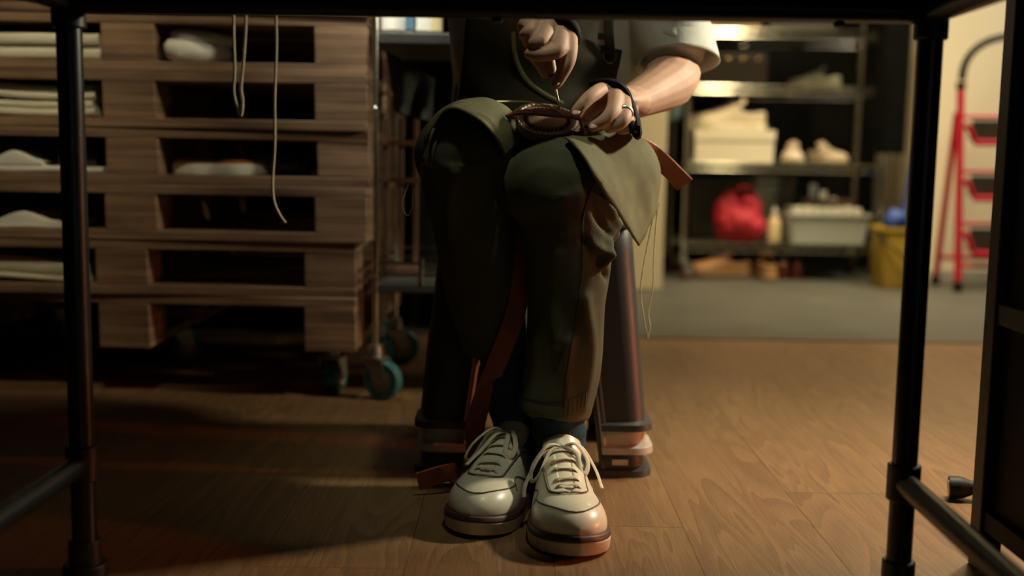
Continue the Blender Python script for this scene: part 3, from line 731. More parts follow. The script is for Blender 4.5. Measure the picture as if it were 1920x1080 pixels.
shelf_shoe('pale shoe with peach toe on the wire shelf, nearer the white shoe box', (X(1516), YS+.30, zl[1]+E_), -pi/2-.25, (0.62, 0.52, 0.40), (0.6, 0.5, 0.36), 'pale shoes on the shelf', .95).scale[2] = .78
shelf_shoe('pale shoe with peach toe on the wire shelf, nearer the black cover', (X(1553), YS+.31, zl[1]+E_), -pi/2+.25, (0.60, 0.50, 0.38), (0.6, 0.5, 0.36), 'pale shoes on the shelf', .95).scale[2] = .78
# ---- lowest shelf: red bag, cream bottle, tub of rolls, grey bin, brown crate
mb = MB(); bx, by = X(1398), YS+.11; zb_ = zl[0]+E_
mb.ell((bx, by, zb_+.085), (.098, .085, .085)); mb.ell((bx-.04, by, zb_+.150), (.055, .05, .065)); mb.ell((bx+.03, by, zb_+.150), (.065, .05, .07)); mb.ell((bx-.075, by, zb_+.10), (.04, .06, .09)); mb.ell((bx+.05, by-.02, zb_+.06), (.065, .06, .06))
me = remesh(mb, .006, 3); co = coords(me); nn = normals(me)
d_ = .008*wob(co, 55, 0)+.006*np.abs(wob(co, 95, 1))-.010*np.exp(-((co[:, 0]-bx+.01)/.012)**2)*(co[:, 2] > zb_+.13); co = co+nn*d_[:, None]; co[:, 2] = np.maximum(co[:, 2], zb_); setco(me, co)
rb = thing('red_bag', 'crumpled red cloth bag slumped on the lowest wire shelf', 'bag', (bx, by, zb_))
M_red = mat('red_cloth', (0.42, 0.012, 0.03), .7, var=.15, scale=25, bump=.2, bscale=80)
obj('bag_body', me, M_red, rb, smooth=70)
hp = cat([(bx-.03, by-.02, zb_+.19), (bx-.02, by-.04, zb_+.235), (bx+.03, by-.04, zb_+.24), (bx+.055, by-.02, zb_+.20)], 6)
MB().tube(hp, [(.004, .012)]*len(hp), 10).build('handle', M_red, rb)
bt = thing('bottle', 'cream squeeze bottle between the red bag and the plastic tub', 'bottle', (X(1462), YS+.09, zb_))
Mx = Matrix.Translation((X(1462), YS+.09, zb_))
MB().lathe([(.026, 0), (.030, .004), (.030, .085), (.022, .105), (.011, .115), (.011, .122)], 20, Mx).build('bottle_body', mat('cream_plastic', (0.62, 0.50, 0.28), .5), bt)
MB().lathe([(.014, .1205), (.014, .140), (.006, .143), (.004, .158)], 16, Mx).build('bottle_cap', mat('white_plastic', (0.74, 0.72, 0.64), .4), bt)
tx0, tx1 = X(1479), X(1641); tz = ZP(1560, 402, YS+.03)
tub = thing('plastic_tub', 'translucent grey plastic tub filled with white rolls on the lowest wire shelf', 'tub', ((tx0+tx1)/2, YS+.15, zb_))
M_tub = mat('frosted_plastic', (0.60, 0.64, 0.60), .45, var=.04, trans=.25)
def rr(w, d, z, r): return [((tx0+tx1)/2+a, YS+.155+b, z) for a, b in rrect(w, d, r, 4)]
wT = tx1-tx0
MB().loft([rr(wT*.86, .24, zb_, .02), rr(wT*.965, .28, tz-.008, .024), rr(wT, .30, tz-.006, .026), rr(wT, .30, tz, .026), rr(wT*.95, .275, tz, .022), rr(wT*.85, .235, zb_+.004, .02)], True, True).build('tub_body', M_tub, tub)
rolls = []
for j in range(2):
    for i in range(7):
        x = tx0+.052+(wT-.104)*(i+.0)/6; y = YS+.085+j*.13; r_ = .0185
        if not rolls:
            rolls.append(tag(MB().lathe([(r_*.35, zb_+.0045), (r_, zb_+.0045), (r_, tz+.018), (r_*.93, tz+.026), (r_*.5, tz+.027), (r_*.35, tz+.018)], 18).build('paper_roll', M_paper), 'white paper roll standing in the plastic tub', 'roll', 'white rolls in the tub'))
            rolls[0].location = (x, y, rolls[0].location[2])
        else:
            o = rolls[0].copy(); C.objects.link(o); o.location = (x, y, rolls[0].location[2])
M_bin = mat('grey_bin', (0.085, 0.09, 0.08), .5, var=.08)
bn = thing('storage_bin', 'large dark grey storage bin behind the red bag on the lowest wire shelf', 'bin', (X(1400), YS+.31, zb_))
bx0, bx1 = X(1302, YS+.24), X(1500, YS+.24); bz = ZP(1400, 335, YS+.24)
MB().box2((bx0, YS+.315, zb_), (bx1, YS+.405, bz-.02)).build('bin_body', M_bin, bn, bevel=.008)
MB().box2((bx0-.006, YS+.309, bz-.0198), (bx1+.006, YS+.411, bz)).build('bin_lid', M_bin, bn, bevel=.004)
cr_ = thing('wooden_crate', 'brown wooden crate with papers behind the plastic tub', 'crate', (X(1557), YS+.37, zb_))
M_crate = mat_grain('crate_wood', (0.05, 0.025, 0.012), (0.13, 0.07, 0.035), 'X', 20, .6)
qx0, qx1 = X(1512, YS+.33), X(1604, YS+.33)
for k in range(4): MB().box2((qx0, YS+.335, zb_+.002+k*.046), (qx1, YS+.345, zb_+.044+k*.046)).build('slat', M_crate, cr_, bevel=.001)
for k in range(4): MB().box2((qx0, YS+.40, zb_+.002+k*.046), (qx1, YS+.41, zb_+.044+k*.046)).build('slat', M_crate, cr_, bevel=.001)
for x in (qx0, qx1-.012): MB().box2((x, YS+.3455, zb_), (x+.012, YS+.3995, zb_+.184)).build('end_board', M_crate, cr_, bevel=.001)
for i in range(3):
    g = [[(qx0+.03+.05*i+.03*s, YS+.36+.01*i+.004*math.sin(6*s), zb_+.06+.19*t-.03*i*t) for s in (0, .25, .5, .75, 1)] for t in (0, .5, 1)]
    tag(MB().grid(g).build('paper_sheet', mat('dull_paper', (0.34, 0.34, 0.28), .7), solid=.002), 'dull paper standing in the brown crate behind the tub', 'paper', 'papers in the crate')
# ---- under the lowest shelf: tan shoes and dark bottles on the floor
shelf_shoe('tan shoe on the floor under the wire shelf, lying in profile', (X(1424), YS+.13, 0.0006), pi+.05, (0.34, 0.17, 0.07), (0.30, 0.17, 0.08), 'tan shoes under the shelf', .98)
shelf_shoe('tan shoe on the floor under the wire shelf with its heel to the room', (X(1450), YS-.01, 0.0006), pi/2, (0.36, 0.19, 0.08), (0.30, 0.17, 0.08), 'tan shoes under the shelf', .98)
for i, px in enumerate((1484, 1510)):
    b = thing('polish_bottle', ['dark red polish bottle on the floor beside the tan shoe', 'dark red polish bottle on the floor, the one farther from the tan shoes'][i], 'bottle', (X(px), YS+.10, 0), group='polish bottles under the shelf')
    Mx = Matrix.Translation((X(px), YS+.10, 0.0006)); MB().lathe([(.022, 0), (.025, .003), (.025, .06), (.012, .075), (.012, .078)], 18, Mx).build('bottle_body', mat('dark_red_glass', (0.09, 0.014, 0.012), .3), b)
    MB().lathe([(.014, .0782), (.014, .094), (.012, .096)], 16, Mx).build('bottle_cap', M_rub, b)
# ---- third shelf: dark box with brass studs and a pale shoe; fourth shelf boxes
db = thing('stud_box', 'dark box with a row of brass studs on the third wire shelf', 'box', (X(1370), YS+.2, zl[2]))
dz = ZP(1370, 100, YS+.1)
MB().box2((X(1306, YS+.1), YS+.10, zl[2]+E_), (X(1432, YS+.1), YS+.36, dz)).build('box_body', mat('dark_leather', (0.02, 0.014, 0.010), .45), db, bevel=.004)
M_brass = mat('brass', (0.55, 0.36, 0.14), .25, metal=1.0, var=.1)
for i in range(4): MB().ell((X(1330+28*i, YS+.098), YS+.0985, dz-.025), (.009, .004, .009), 12, 8).build('stud', M_brass, db)
shelf_shoe('pale green canvas shoe on the third wire shelf', (X(1592), YS+.22, zl[2]+E_), pi-.3, (0.20, 0.20, 0.13), (0.30, 0.28, 0.2), None, .8)
for (pa, pb, h, lab, c) in ((1310, 1420, .14, 'brown cardboard box on the upper wire shelf beside the grey one', (0.20, 0.12, 0.06)), (1435, 1560, .17, 'dark grey cardboard box on the upper wire shelf', (0.04, 0.04, 0.035))):
    o = thing('cardboard_box', lab, 'box', (X((pa+pb)/2), YS+.2, zl[3]))
    m_ = mat('card_%d' % pa, c, .7); x0_, x1_ = X(pa), X(pb)
    MB().box2((x0_, YS+.08, zl[3]+E_), (x1_, YS+.36, zl[3]+h)).build('box_body', m_, o, bevel=.002)
    MB().box2((x0_-.001, YS+.079, zl[3]+h+.0002), (x1_+.001, YS+.217, zl[3]+h+.003)).build('flap', m_, o); MB().box2((x0_-.001, YS+.222, zl[3]+h+.0002), (x1_+.001, YS+.361, zl[3]+h+.003)).build('flap', m_, o)
# ---- black garment cover hanging at the right end of the shelving
g = []
gx0, gx1 = P(1640, 150, YS-.06)[0], P(1700, 150, YS-.06)[0]
z_b, z_t = ZP(1670, 288, YS-.06), 1.36
for i in range(10):
    t = i/9; row = []
    for j in range(19):
        a = 2*pi*j/18; row.append(((gx0+gx1)/2+(gx1-gx0)/2*math.cos(a)*(1-.03*t)+.004*math.sin(7*a+3*t), YS-.080+.050*math.sin(a)+.006*math.cos(5*a+4*t), z_b+(z_t-z_b)*t))
    g.append(row[:-1])
gc = thing('garment_cover', 'black garment cover hanging at the end of the wire shelving', 'garment cover', ((gx0+gx1)/2, YS-.05, z_b))
M_blk = mat('black_cloth', (0.004, 0.0045, 0.004), .85, var=.2, spec=.05)
MB().loft(g).build('cover', M_blk, gc, smooth=60)
hk = cat([((gx0+gx1)/2, YS-.08, z_t), ((gx0+gx1)/2, YS-.08, z_t+.03), ((gx0+gx1)/2, YS-.05, z_t+.045), ((gx0+gx1)/2, YS-.016, z_t+.042)], 5)
MB().tube(hk, .002, 8).build('hook', M_chrome, gc)
# teal cloth hanging on the near post
g = []
tx, tz0 = P(1246, 200, YS-.05)[0], P(1246, 232, YS-.05)[2]
for i in range(9):
    t = i/8; g.append([(tx-.09+.16*j/11+.01*math.sin(5*t), YS-.045+.018*math.sin(j*1.3+t)*(1-.4*t), tz0+.5*t+.02*math.sin(j*.8)*(1-t)) for j in range(12)])
tag(MB().grid(cat2(g, 3, 3)).build('teal_cloth', mat('teal_cloth', (0.07, 0.12, 0.12), .8, bump=.2), solid=.004), 'teal cloth hung beside the post of the wire shelving', 'cloth')
# ================================================================ red step ladder folded against the wall
YL = 4.50
ld = thing('step_ladder', 'red step ladder with black hoop handle leaning against the cream wall', 'ladder', (P(1850, 540, YL)[0], YL, 0))
M_lr = mat('red_enamel', (0.46, 0.012, 0.035), .35, var=.06); M_tread = mat('tread_rubber', (0.07, 0.075, 0.06), .6); M_lb = mat('ladder_black', (0.010, 0.012, 0.010), .5, spec=.2)
lx0 = P(1797, 400, YL)[0]; lw = 0.42; lx1 = lx0+lw
zt1 = ZP(1797, 152, YL)
for x in (lx0, lx1):
    r1 = MB().tube([(x, YL-.04, .022), (x, YL+.06, zt1)], .0155, 14).build('front_rail', M_lr, ld)
    MB().lathe([(.016, 0), (.019, .004), (.019, .04), (.0165, .042)], 14, Matrix.Translation((x, YL-.041, 0))).build('foot_cap', M_lb, r1)
    MB().lathe([(.0162, 0), (.019, .002), (.019, .026), (.0162, .028)], 14, Matrix.Translation((x, YL+.0575, zt1-.028))).build('top_cap', M_lb, r1)
for s, x in ((-1, lx0+.002), (1, lx1-.002)):
    r2 = MB().tube([(x+.004, YL+.215, .02), (x, YL+.085, zt1-.12)], .0135, 14).build('rear_leg', M_lr, ld)
    MB().lathe([(.0155, 0), (.0175, .003), (.0175, .035), (.014, .037)], 14, Matrix.Translation((x+.004, YL+.215, 0))).build('foot_cap', M_lb, r2)
xc = (lx0+lx1)/2; rH = lw/2-.004; zH = ZP(1797, 148, YL)
hoop = [(xc+rH*math.cos(a), YL+.062, zH+ .0 + (ZP(1880, 64, YL)-zH)*math.sin(a)**.8) for a in np.linspace(pi, 0, 25)]
MB().tube(hoop, .0150, 12).build('hoop_handle', M_lb, ld)
for k, (pb, pf) in enumerate(((218, 268), (322, 372), (420, 474))):
    zf, zb2 = ZP(1840, pf, YL), ZP(1840, pb, YL)
    yf = YL-.04+.10*zf/zt1; 
    st = MB().tube([(lx0+.016, yf-.012, zb2-.03), (lx0+.052, yf-.03, zf), (lx1-.052, yf-.03, zf), (lx1-.016, yf-.012, zb2-.03)], .0125, 12).build('step_frame', M_lr, ld)
    g = MB(); R = Euler((math.radians(14), 0, 0)).to_matrix(); g.box((xc, yf-.006, (zf+zb2)/2-.002), (lw-.075, .008, zb2-zf-.022), R); g.build('tread', M_tread, st, bevel=.002)
    MB().tube([(lx0, yf+.014, zb2), (lx1, yf+.014, zb2)], .0085, 10).build('step_bar', M_lr, ld)
MB().tube([(lx0, YL+.20, ZP(1800, 490, YL)), (lx1, YL+.20, ZP(1800, 490, YL))], .010, 10).build('rear_bar', M_lr, ld)
MB().tube([(lx0, YL-.03, ZP(1800, 497, YL)), (lx1, YL-.03, ZP(1800, 497, YL))], .010, 10).build('front_bar', M_lr, ld)
# ================================================================ yellow mop bucket and blue mop
by0 = 4.50; bxm = P(1694, 500, by0)[0]
bk = thing('mop_bucket', 'yellow plastic mop bucket on the grey floor beside the wire shelving', 'bucket', (bxm, by0+.1, 0))
M_yel = mat('yellow_plastic', (0.50, 0.33, 0.04), .5, var=.1)
bw_, bd_, bh_ = .17, .20, ZP(1690, 428, by0)
def bo(w, d, z, r=.03): return [(bxm+a, by0+.1+b, z) for a, b in rrect(w, d, r, 4)]
MB().loft([bo(bw_*.86, bd_*.86, .001), bo(bw_*.9, bd_*.9, .012), bo(bw_, bd_, bh_-.012), bo(bw_+.016, bd_+.016, bh_-.012), bo(bw_+.016, bd_+.016, bh_), bo(bw_-.006, bd_-.006, bh_), bo(bw_*.84, bd_*.84, .02)]).build('bucket_body', M_yel, bk)
hd = cat([(bxm-bw_/2-.008, by0+.06, bh_-.02), (bxm-bw_/2+.02, by0-.015, bh_-.07), (bxm+.03, by0-.02, bh_-.13), (bxm+bw_/2+.008, by0+.06, bh_-.02)], 6)
MB().tube(hd, .0045, 8).build('bail_handle', M_lb, bk)
mp_ = thing('mop', 'blue mop standing in the yellow bucket', 'mop', (bxm, by0+.1, .021))
M_blu = mat('blue_mop', (0.02, 0.06, 0.30), .6, var=.2, scale=30)
xm2 = P(1713, 340, by0+.1)[0]
MB().tube([(bxm+.01, by0+.1, bh_-.03), (xm2+.004, by0+.1, ZP(1713, 285, by0+.1))], .0105, 12).build('mop_pole', M_blu, mp_)
me = MB().ell((bxm-.004, by0+.1, bh_+.022), (.055, .05, .052), 20, 14).mesh(); co = coords(me); setco(me, co+normals(me)*(.007*wob(co, 120, 2))[:, None])
obj('mop_head', me, M_blu, mp_)
MB().tube([(bxm-.002, by0+.1, .022), (bxm, by0+.1, bh_)], .02, 10).build('mop_shank', M_blu, mp_)
# ================================================================ three stacked plastic step stools
M_st_g = mat('charcoal_plastic', (0.040, 0.044, 0.045), .42, var=.08, scale=40)
M_st_w = mat('offwhite_plastic', (0.46, 0.43, 0.36), .45, var=.06, scale=40)
SH = 0.333; SXC, SYC = 0.039, 1.925
def make_stool(m, name_label):
    r = thing('step_stool', name_label, 'stool', (0, 0, 0), 0, 'stacked plastic step stools')
    def ring(z, ex=0.0):
        t = z/SH; w = .376*(1-t)+.318*t+2*ex; d = .300*(1-t)+.238*t+2*ex
        return [(a, b, z) for a, b in rrect(w, d, .032+.004*t, 5)]
    mb = MB(); th = .0035
    outer = [ring(.0, .010), ring(.0105, .010), ring(.0135, .002), ring(.014, 0)]+[ring(z) for z in np.linspace(.03, SH-.010, 9)]+[ring(SH-.003, -.003), ring(SH, -.010)]
    inner = [ring(SH-.004, -.013), ring(SH-.012, -th-.002)]+[ring(z, -th) for z in np.linspace(SH-.03, .014, 9)]+[ring(0, .010-th)]
    rings = outer+inner; n_ = len(rings[0])
    mb.loft(rings, False, False, True)
    # caps between outer top ring and inner top ring are closed by the loft; add the seat faces
    ot = len(outer)-1; it = len(outer)
    mb.f = [f for f in mb.f if not (set(f) <= set(range(ot*n_, (it+1)*n_)) and len(set(f) & set(range(ot*n_, it*n_))) and len(set(f) & set(range(it*n_, (it+1)*n_))))]
    mb.f.append(tuple(range(ot*n_, (ot+1)*n_))); mb.f.append(tuple(range((it+1)*n_-1, it*n_-1, -1)))
    me = mb.mesh()
    def arch(hw, top, r):
        p = [(-hw-.012, -.05), (hw+.012, -.05)]
        for k in range(7): a = pi/2*k/6; p.append((hw-r+r*math.cos(a)-.004, top-r+r*math.sin(a)))
        for k in range(7): a = pi/2+pi/2*k/6; p.append((-hw+r+r*math.cos(a)+.004, top-r+r*math.sin(a)))
        return p
    c1 = MB().prism(arch(.104, .175, .05), -.4, .4, 'y').mesh(); c2 = MB().prism(arch(.062, .16, .04), -.4, .4, 'x').mesh()
    me = boolean(me, [c1, c2])
    sh = obj('shell', me, m, r, smooth=30, recenter=False)
    for s in (-1, 1):     # rolled rim round each opening
        pts = []
        for a, z in arch(.104, .175, .05)[1:]+arch(.104, .175, .05)[:1]:
            z = max(z, .004); t = z/SH; pts.append((a, s*((.300*(1-t)+.238*t)/2+.001), z))
        MB().tube(pts, .0042, 8, ref=(0, 1, 0)).build('arch_rim', m, r)
        pts = []
        for a, z in arch(.062, .16, .04)[1:]+arch(.062, .16, .04)[:1]:
            z = max(z, .004); t = z/SH; pts.append((s*((.376*(1-t)+.318*t)/2+.001), a, z))
        MB().tube(pts, .0042, 8, ref=(1, 0, 0)).build('arch_rim', m, r)
    b = MB()
    for i in range(-3, 4):
        for j in range(-2, 3): b.box((i*.038, j*.038, SH+.0007), (.02, .006, .0014))
    stuff(b.build('grip_pattern', m, r))
    return r
SZ = .0385
s1 = make_stool(M_st_g, 'charcoal plastic step stool at the bottom of the stack, on the floor')
s1.location = (SXC, SYC, 0)
s2 = make_stool(M_st_w, 'off-white plastic step stool in the middle of the stack')
s2.location = (SXC+.002, SYC, SZ)
s3 = dup(s1, 'charcoal plastic step stool on top of the stack, sat on by the person'); s3.location = (SXC, SYC, SZ*2)
lbq = P(1163, 868, 1.760)
MB().box((lbq[0], 1.7625, lbq[2]), (.026, .001, .009)).build('paper_label', mat('label_paper', (0.55, 0.50, 0.40), .6), s2)
STOP = SZ*2+SH+.0015
# ================================================================ the seated cobbler
M_skin = mat('skin', (0.52, 0.285, 0.19), .62, var=.10, scale=28, bump=.06, bscale=110, sss=.10, col2=(0.58, 0.34, 0.235))
M_trs = mat('olive_trousers', (0.080, 0.080, 0.046), .85, var=.18, scale=14, bump=.25, bscale=420, spec=.15)
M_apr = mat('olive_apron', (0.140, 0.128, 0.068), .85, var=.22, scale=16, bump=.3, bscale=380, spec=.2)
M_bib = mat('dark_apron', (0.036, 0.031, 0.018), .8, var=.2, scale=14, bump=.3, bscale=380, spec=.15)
M_shirt = mat('linen_shirt', (0.60, 0.60, 0.54), .85, var=.08, scale=30, bump=.25, bscale=300)
M_sock = mat('teal_sock', (0.026, 0.058, 0.070), .9, var=.25, scale=60, bump=.4, bscale=300, spec=.15)
pe = thing('person', 'person in olive apron and cream sneakers seated on stacked stools, sewing leather on the lap', 'person', (SXC, SYC, 0))
def seg(mb, pts, rad, sub=5, n=16):
    """tapered rounded limb through points"""
    p = cat(pts, sub) if len(pts) > 2 else np.array([arr(pts[0])*(1-t)+arr(pts[1])*t for t in np.linspace(0, 1, 6)])
    k = np.linspace(0, len(rad)-1, len(p)); ra = np.array([r if not np.isscalar(r) else (r, r) for r in rad], float)
    R = np.stack([np.interp(k, range(len(rad)), ra[:, i]) for i in (0, 1)], 1)
    # rounded ends
    def endcap(c, t, r): return [(c+t*min(r)*math.sin(a), r*max(.08, math.cos(a))) for a in (pi*.17, pi*.33, pi*.47)]
    t0 = p[0]-p[1]; t0 /= np.linalg.norm(t0); t1 = p[-1]-p[-2]; t1 /= np.linalg.norm(t1)
    e0 = endcap(p[0], t0, R[0])[::-1]; e1 = endcap(p[-1], t1, R[-1])
    P_ = [q for q, _ in e0]+list(p)+[q for q, _ in e1]; R_2 = [tuple(r) for _, r in e0]+[tuple(r) for r in R]+[tuple(r) for _, r in e1]
    mb.tube(P_, R_2, n); return mb
# joints ------------------------------------------------------------------
hipA, hipB = arr((0.135, 1.985, .512)), arr((-0.050, 1.985, .512))
kneeA, kneeB = P(1046, 349, 1.582), P(873, 288, 1.630)
midA, midB = P(1066, 560, 1.602), P(904, 490, 1.672)
hemA, hemB = P(1037, 772, 1.622), P(935, 648, 1.715)
pelvis, waist, chest, neck, head = arr((.043, 2.0, .509)), arr((.043, 2.0, .66)), arr((.043, 1.955, .86)), arr((.043, 1.90, 1.03)), arr((.043, 1.83, 1.17))
shL, elL, wrL = arr((.215, 1.945, .95)), P(1266, 138, 1.875), P(1188, 190, 1.715)
shR, elR, wrR = arr((-.130, 1.945, .95)), arr((-.135, 1.80, .825)), arr((.022, 1.655, .752))
# feet ---------------------------------------------------------------------
toeA, toeB = G(1080, 1053), G(875, 1011)
yawA, yawB = math.radians(-90+3), math.radians(-90-19)
def shoe_frame(toe, yaw):
    d = arr((math.cos(yaw), math.sin(yaw), 0)); return toe-d*(SL+.003), d
hA, dA = shoe_frame(toeA, yawA); hB, dB = shoe_frame(toeB, yawB)
ankA = hA+dA*.062+arr((0, 0, .095)); ankB = hB+dB*.062+arr((0, 0, .095))
# body ---------------------------------------------------------------------
mb = MB()
seg(mb, [pelvis-arr((0, 0, .02)), waist, chest, chest+arr((0, -.02, .09))], [(.135, .10), (.125, .09), (.15, .10), (.13, .085)], n=24)
mb.ell(pelvis, (.155, .105, .085), 24, 14)
seg(mb, [shL, (shL+shR)/2+arr((0, -.01, .03)), shR], [.05, .065, .05])
seg(mb, [neck-arr((0, 0, .05)), neck, head-arr((0, .02, .06))], [.062, .052, .055])
for hip, kn, md, hm, an, hl, dd in ((hipA, kneeA, midA, hemA, ankA, hA, dA), (hipB, kneeB, midB, hemB, ankB, hB, dB)):
    seg(mb, [hip, (hip+kn)/2+arr((0, 0, .008)), kn], [.078, .068, .052])
    seg(mb, [kn, md*.96+kn*.04+arr((0, .012, 0)), hm+arr((0, .003, .01)), an], [.046, .040, .033, .029])
    seg(mb, [an+arr((0, 0, .005)), hl+dd*.07+arr((0, 0, .062))], [.034, .026])
    seg(mb, [hl+dd*.035+arr((0, 0, .056)), hl+dd*.12+arr((0, 0, .062)), hl+dd*.19+arr((0, 0, .050)), hl+dd*.245+arr((0, 0, .042))], [(.022, .024), (.024, .028), (.018, .034), (.010, .026)])
# arms
seg(mb, [shL, (shL+elL)/2+arr((.012, .01, 0)), elL], [.048, .044, .040])
fm = (elL*.55+wrL*.45)+arr((.006, -.004, -.004))
seg(mb, [elL, elL*.75+wrL*.25+arr((.004, -.006, -.004)), fm, wrL], [.043, .0445, .039, (.027, .031)])
seg(mb, [shR, (shR+elR)/2+arr((-.012, .01, 0)), elR], [.048, .044, .040])
seg(mb, [elR, elR*.6+wrR*.4, wrR], [.041, .039, .028])
# left hand (steadies the work)
def fing(pts, rad): seg(mb, pts, rad, 6, 14)
palL = P(1158, 190, 1.660)
seg(mb, [wrL, P(1176, 190, 1.690), palL, P(1146, 188, 1.644)], [(.026, .030), (.022, .032), (.0185, .034), (.013, .030)], 5)
mb.ell(palL+arr((.004, .004, -.002)), (.028, .034, .026), 18, 12)
fing([palL, P(1133, 169, 1.640), P(1110, 179, 1.606), P(1091, 197, 1.594), P(1078, 211, 1.592)], [.013, .0118, .0105, .0094, .0078])
fing([palL, P(1155, 180, 1.636), P(1149, 206, 1.600), P(1133, 226, 1.590), P(1112, 238, 1.592)], [.013, .0118, .0108, .0098, .0080])
fing([palL, P(1170, 192, 1.640), P(1171, 219, 1.604), P(1160, 233, 1.596), P(1142, 241, 1.598)], [.013, .0112, .0104, .0094, .0078])
fing([palL, P(1182, 206, 1.655), P(1186, 228, 1.622), P(1176, 241, 1.615), P(1164, 244, 1.615)], [.012, .0102, .0092, .0082, .0070])
fing([P(1172, 186, 1.690), P(1142, 184, 1.668), P(1116, 200, 1.640), P(1097, 219, 1.622)], [.016, .0135, .0110, .0085])
# right hand (drives the awl)
palR = P(1032, 42, 1.632)
seg(mb, [wrR, P(1008, 18, 1.650), palR, P(1046, 58, 1.622)], [(.027, .030), (.024, .032), (.022, .034), (.016, .028)], 5)
fing([palR, P(1060, 48, 1.612), P(1068, 84, 1.588), P(1064, 116, 1.576), P(1047, 150, 1.577), P(1041, 160, 1.578)], [.017, .0145, .0122, .0112, .0090, .0070])
fing([palR, P(1050, 52, 1.602), P(1050, 84, 1.572), P(1042, 97, 1.562), P(1012, 103, 1.562), P(992, 101, 1.572)], [.014, .0118, .0112, .0108, .0098, .0080])
fing([palR, P(1030, 45, 1.596), P(1016, 74, 1.566), P(1004, 82, 1.566), P(990, 80, 1.590)], [.014, .0118, .0110, .0100, .0085])
fing([palR, P(1010, 36, 1.602), P(994, 58, 1.574), P(986, 66, 1.578), P(982, 66, 1.600)], [.014, .0110, .0102, .0092, .0080])
fing([palR, P(1000, 26, 1.612), P(984, 44, 1.588), P(979, 52, 1.600)], [.013, .0098, .0090, .0080])
fing([P(1000, 98, 1.606), P(1013, 118, 1.602), P(1023, 138, 1.600)], [.0110, .0100, .0080]); seg(mb, [palR, P(1005, 78, 1.615), P(1000, 98, 1.606)], [.016, .013, .011])
# head with features, bent over the work
hq = Euler((math.radians(38), 0, 0)).to_matrix()
def hd_(x, y, z): return head+arr(hq @ Vector((x, y, z)))
mb.ell(head+arr(hq @ Vector((0, .012, .025))), (.074, .093, .088), 24, 16, hq); mb.ell(hd_(0, -.025, -.045), (.055, .062, .062), 20, 14, hq); mb.ell(hd_(0, -.052, -.088), (.026, .024, .022), 14, 10, hq)
seg(mb, [hd_(0, -.083, .012), hd_(0, -.098, -.012), hd_(0, -.106, -.028)], [.0085, .010, .0125]); mb.ell(hd_(.012, -.092, -.030), (.008, .010, .007), 10, 8, hq); mb.ell(hd_(-.012, -.092, -.030), (.008, .010, .007), 10, 8, hq)
seg(mb, [hd_(-.020, -.080, -.058), hd_(0, -.088, -.056), hd_(.020, -.080, -.058)], [.0045, .0065, .0045]); seg(mb, [hd_(-.017, -.078, -.067), hd_(0, -.085, -.067), hd_(.017, -.078, -.067)], [.0045, .007, .0045])
seg(mb, [hd_(-.045, -.072, .026), hd_(-.02, -.082, .029), hd_(.02, -.082, .029), hd_(.045, -.072, .026)], [.008, .009, .009, .008])
for s in (-1, 1): mb.ell(hd_(s*.074, .006, -.008), (.007, .018, .030), 12, 10, hq); mb.ell(hd_(s*.036, -.060, -.02), (.022, .022, .02), 12, 8, hq)
body = obj('body', remesh(mb, .0026, 3, .5), M_skin, pe, smooth=180, recenter=False)
for s in (-1, 1):
    e = MB().ell(hd_(s*.030, -.075, .006), (.0125, .0125, .0125), 16, 10, hq).build('eye', mat('eye_white', (0.75, 0.73, 0.70), .2), pe)
    MB().ell(hd_(s*.030, -.0862, .004), (.0055, .002, .0055), 12, 8, hq).build('iris', mat('iris', (0.03, 0.018, 0.01), .1), e)
hb = MB(); hb.ell(head+arr(hq @ Vector((0, .022, .040))), (.082, .098, .088), 24, 16, hq); hb.ell(hd_(0, .075, -.03), (.070, .05, .075), 18, 12, hq)
for s in (-1, 1): hb.ell(hd_(s*.066, .020, .0), (.018, .045, .055), 14, 10, hq)
me = remesh(hb, .006, 3); co = coords(me); l_ = (co-head) @ np.array(hq); cut = (l_[:, 1] < -.045) & (l_[:, 2] < .05)
co[cut] += (np.array(hq) @ np.array([0, .05, .02])); setco(me, co+normals(me)*(.003*wob(co, 140, 1))[:, None]); obj('hair', me, mat('dark_hair', (0.02, 0.014, 0.01), .5, var=.3, scale=60, stretch=(6, 1, 1)), pe, smooth=80)
# fingernails
def nail(c, tipdir, r=.0052):
    c = arr(c); n_ = arr((0, -.75, .65)); t = arr(tipdir)-c; t -= n_*(t@n_)/(n_@n_); q = Matrix((Vector(np.cross(n_, t)).normalized(), Vector(t).normalized(), Vector(n_).normalized())).transposed()
    MB().ell(c, (r, r*1.35, .0016), 12, 8, q).build('fingernail', mat('nail', (0.56, 0.33, 0.245), .45), body)
# ------------------------------------------------------------------ clothing
from mathutils.bvhtree import BVHTree
def bvh_of(o):
    m_ = mw(o); me_ = o.data; return BVHTree.FromPolygons([m_ @ v.co for v in me_.vertices], [tuple(p.vertices) for p in me_.polygons])
CAMV = Vector((0, 0, CAM_H))
def cast(bv, px, py, off=.0):
    d = Vector(P(px, py, 2.0))-CAMV; d.normalize(); h = bv.ray_cast(CAMV, d)
    if h[0] is None: return None
    return arr(h[0])-arr(d)*off
def folds(me, lst, wobs=()):
    """lst: (pixel polyline with depth, sigma, amplitude) ridges; pushes vertices along their normals"""
    co = coords(me); nn = normals(me); d = np.zeros(len(co))
    for pl_, sg, am in lst:
        c = cat([P(*q) for q in pl_], 6); best = np.full(len(co), 9.0)
        for i in range(len(c)-1):
            ab = c[i+1]-c[i]; t = np.clip(((co-c[i]) @ ab)/(ab@ab), 0, 1); best = np.minimum(best, np.linalg.norm(co-(c[i]+t[:, None]*ab), axis=1))
        d += 1.5*am*np.exp(-(best/(.85*sg))**2)
    for amp, fr, sd, sc_ in wobs: d += amp*wob(co*arr(sc_), fr, sd)
    setco(me, co+nn*d[:, None])
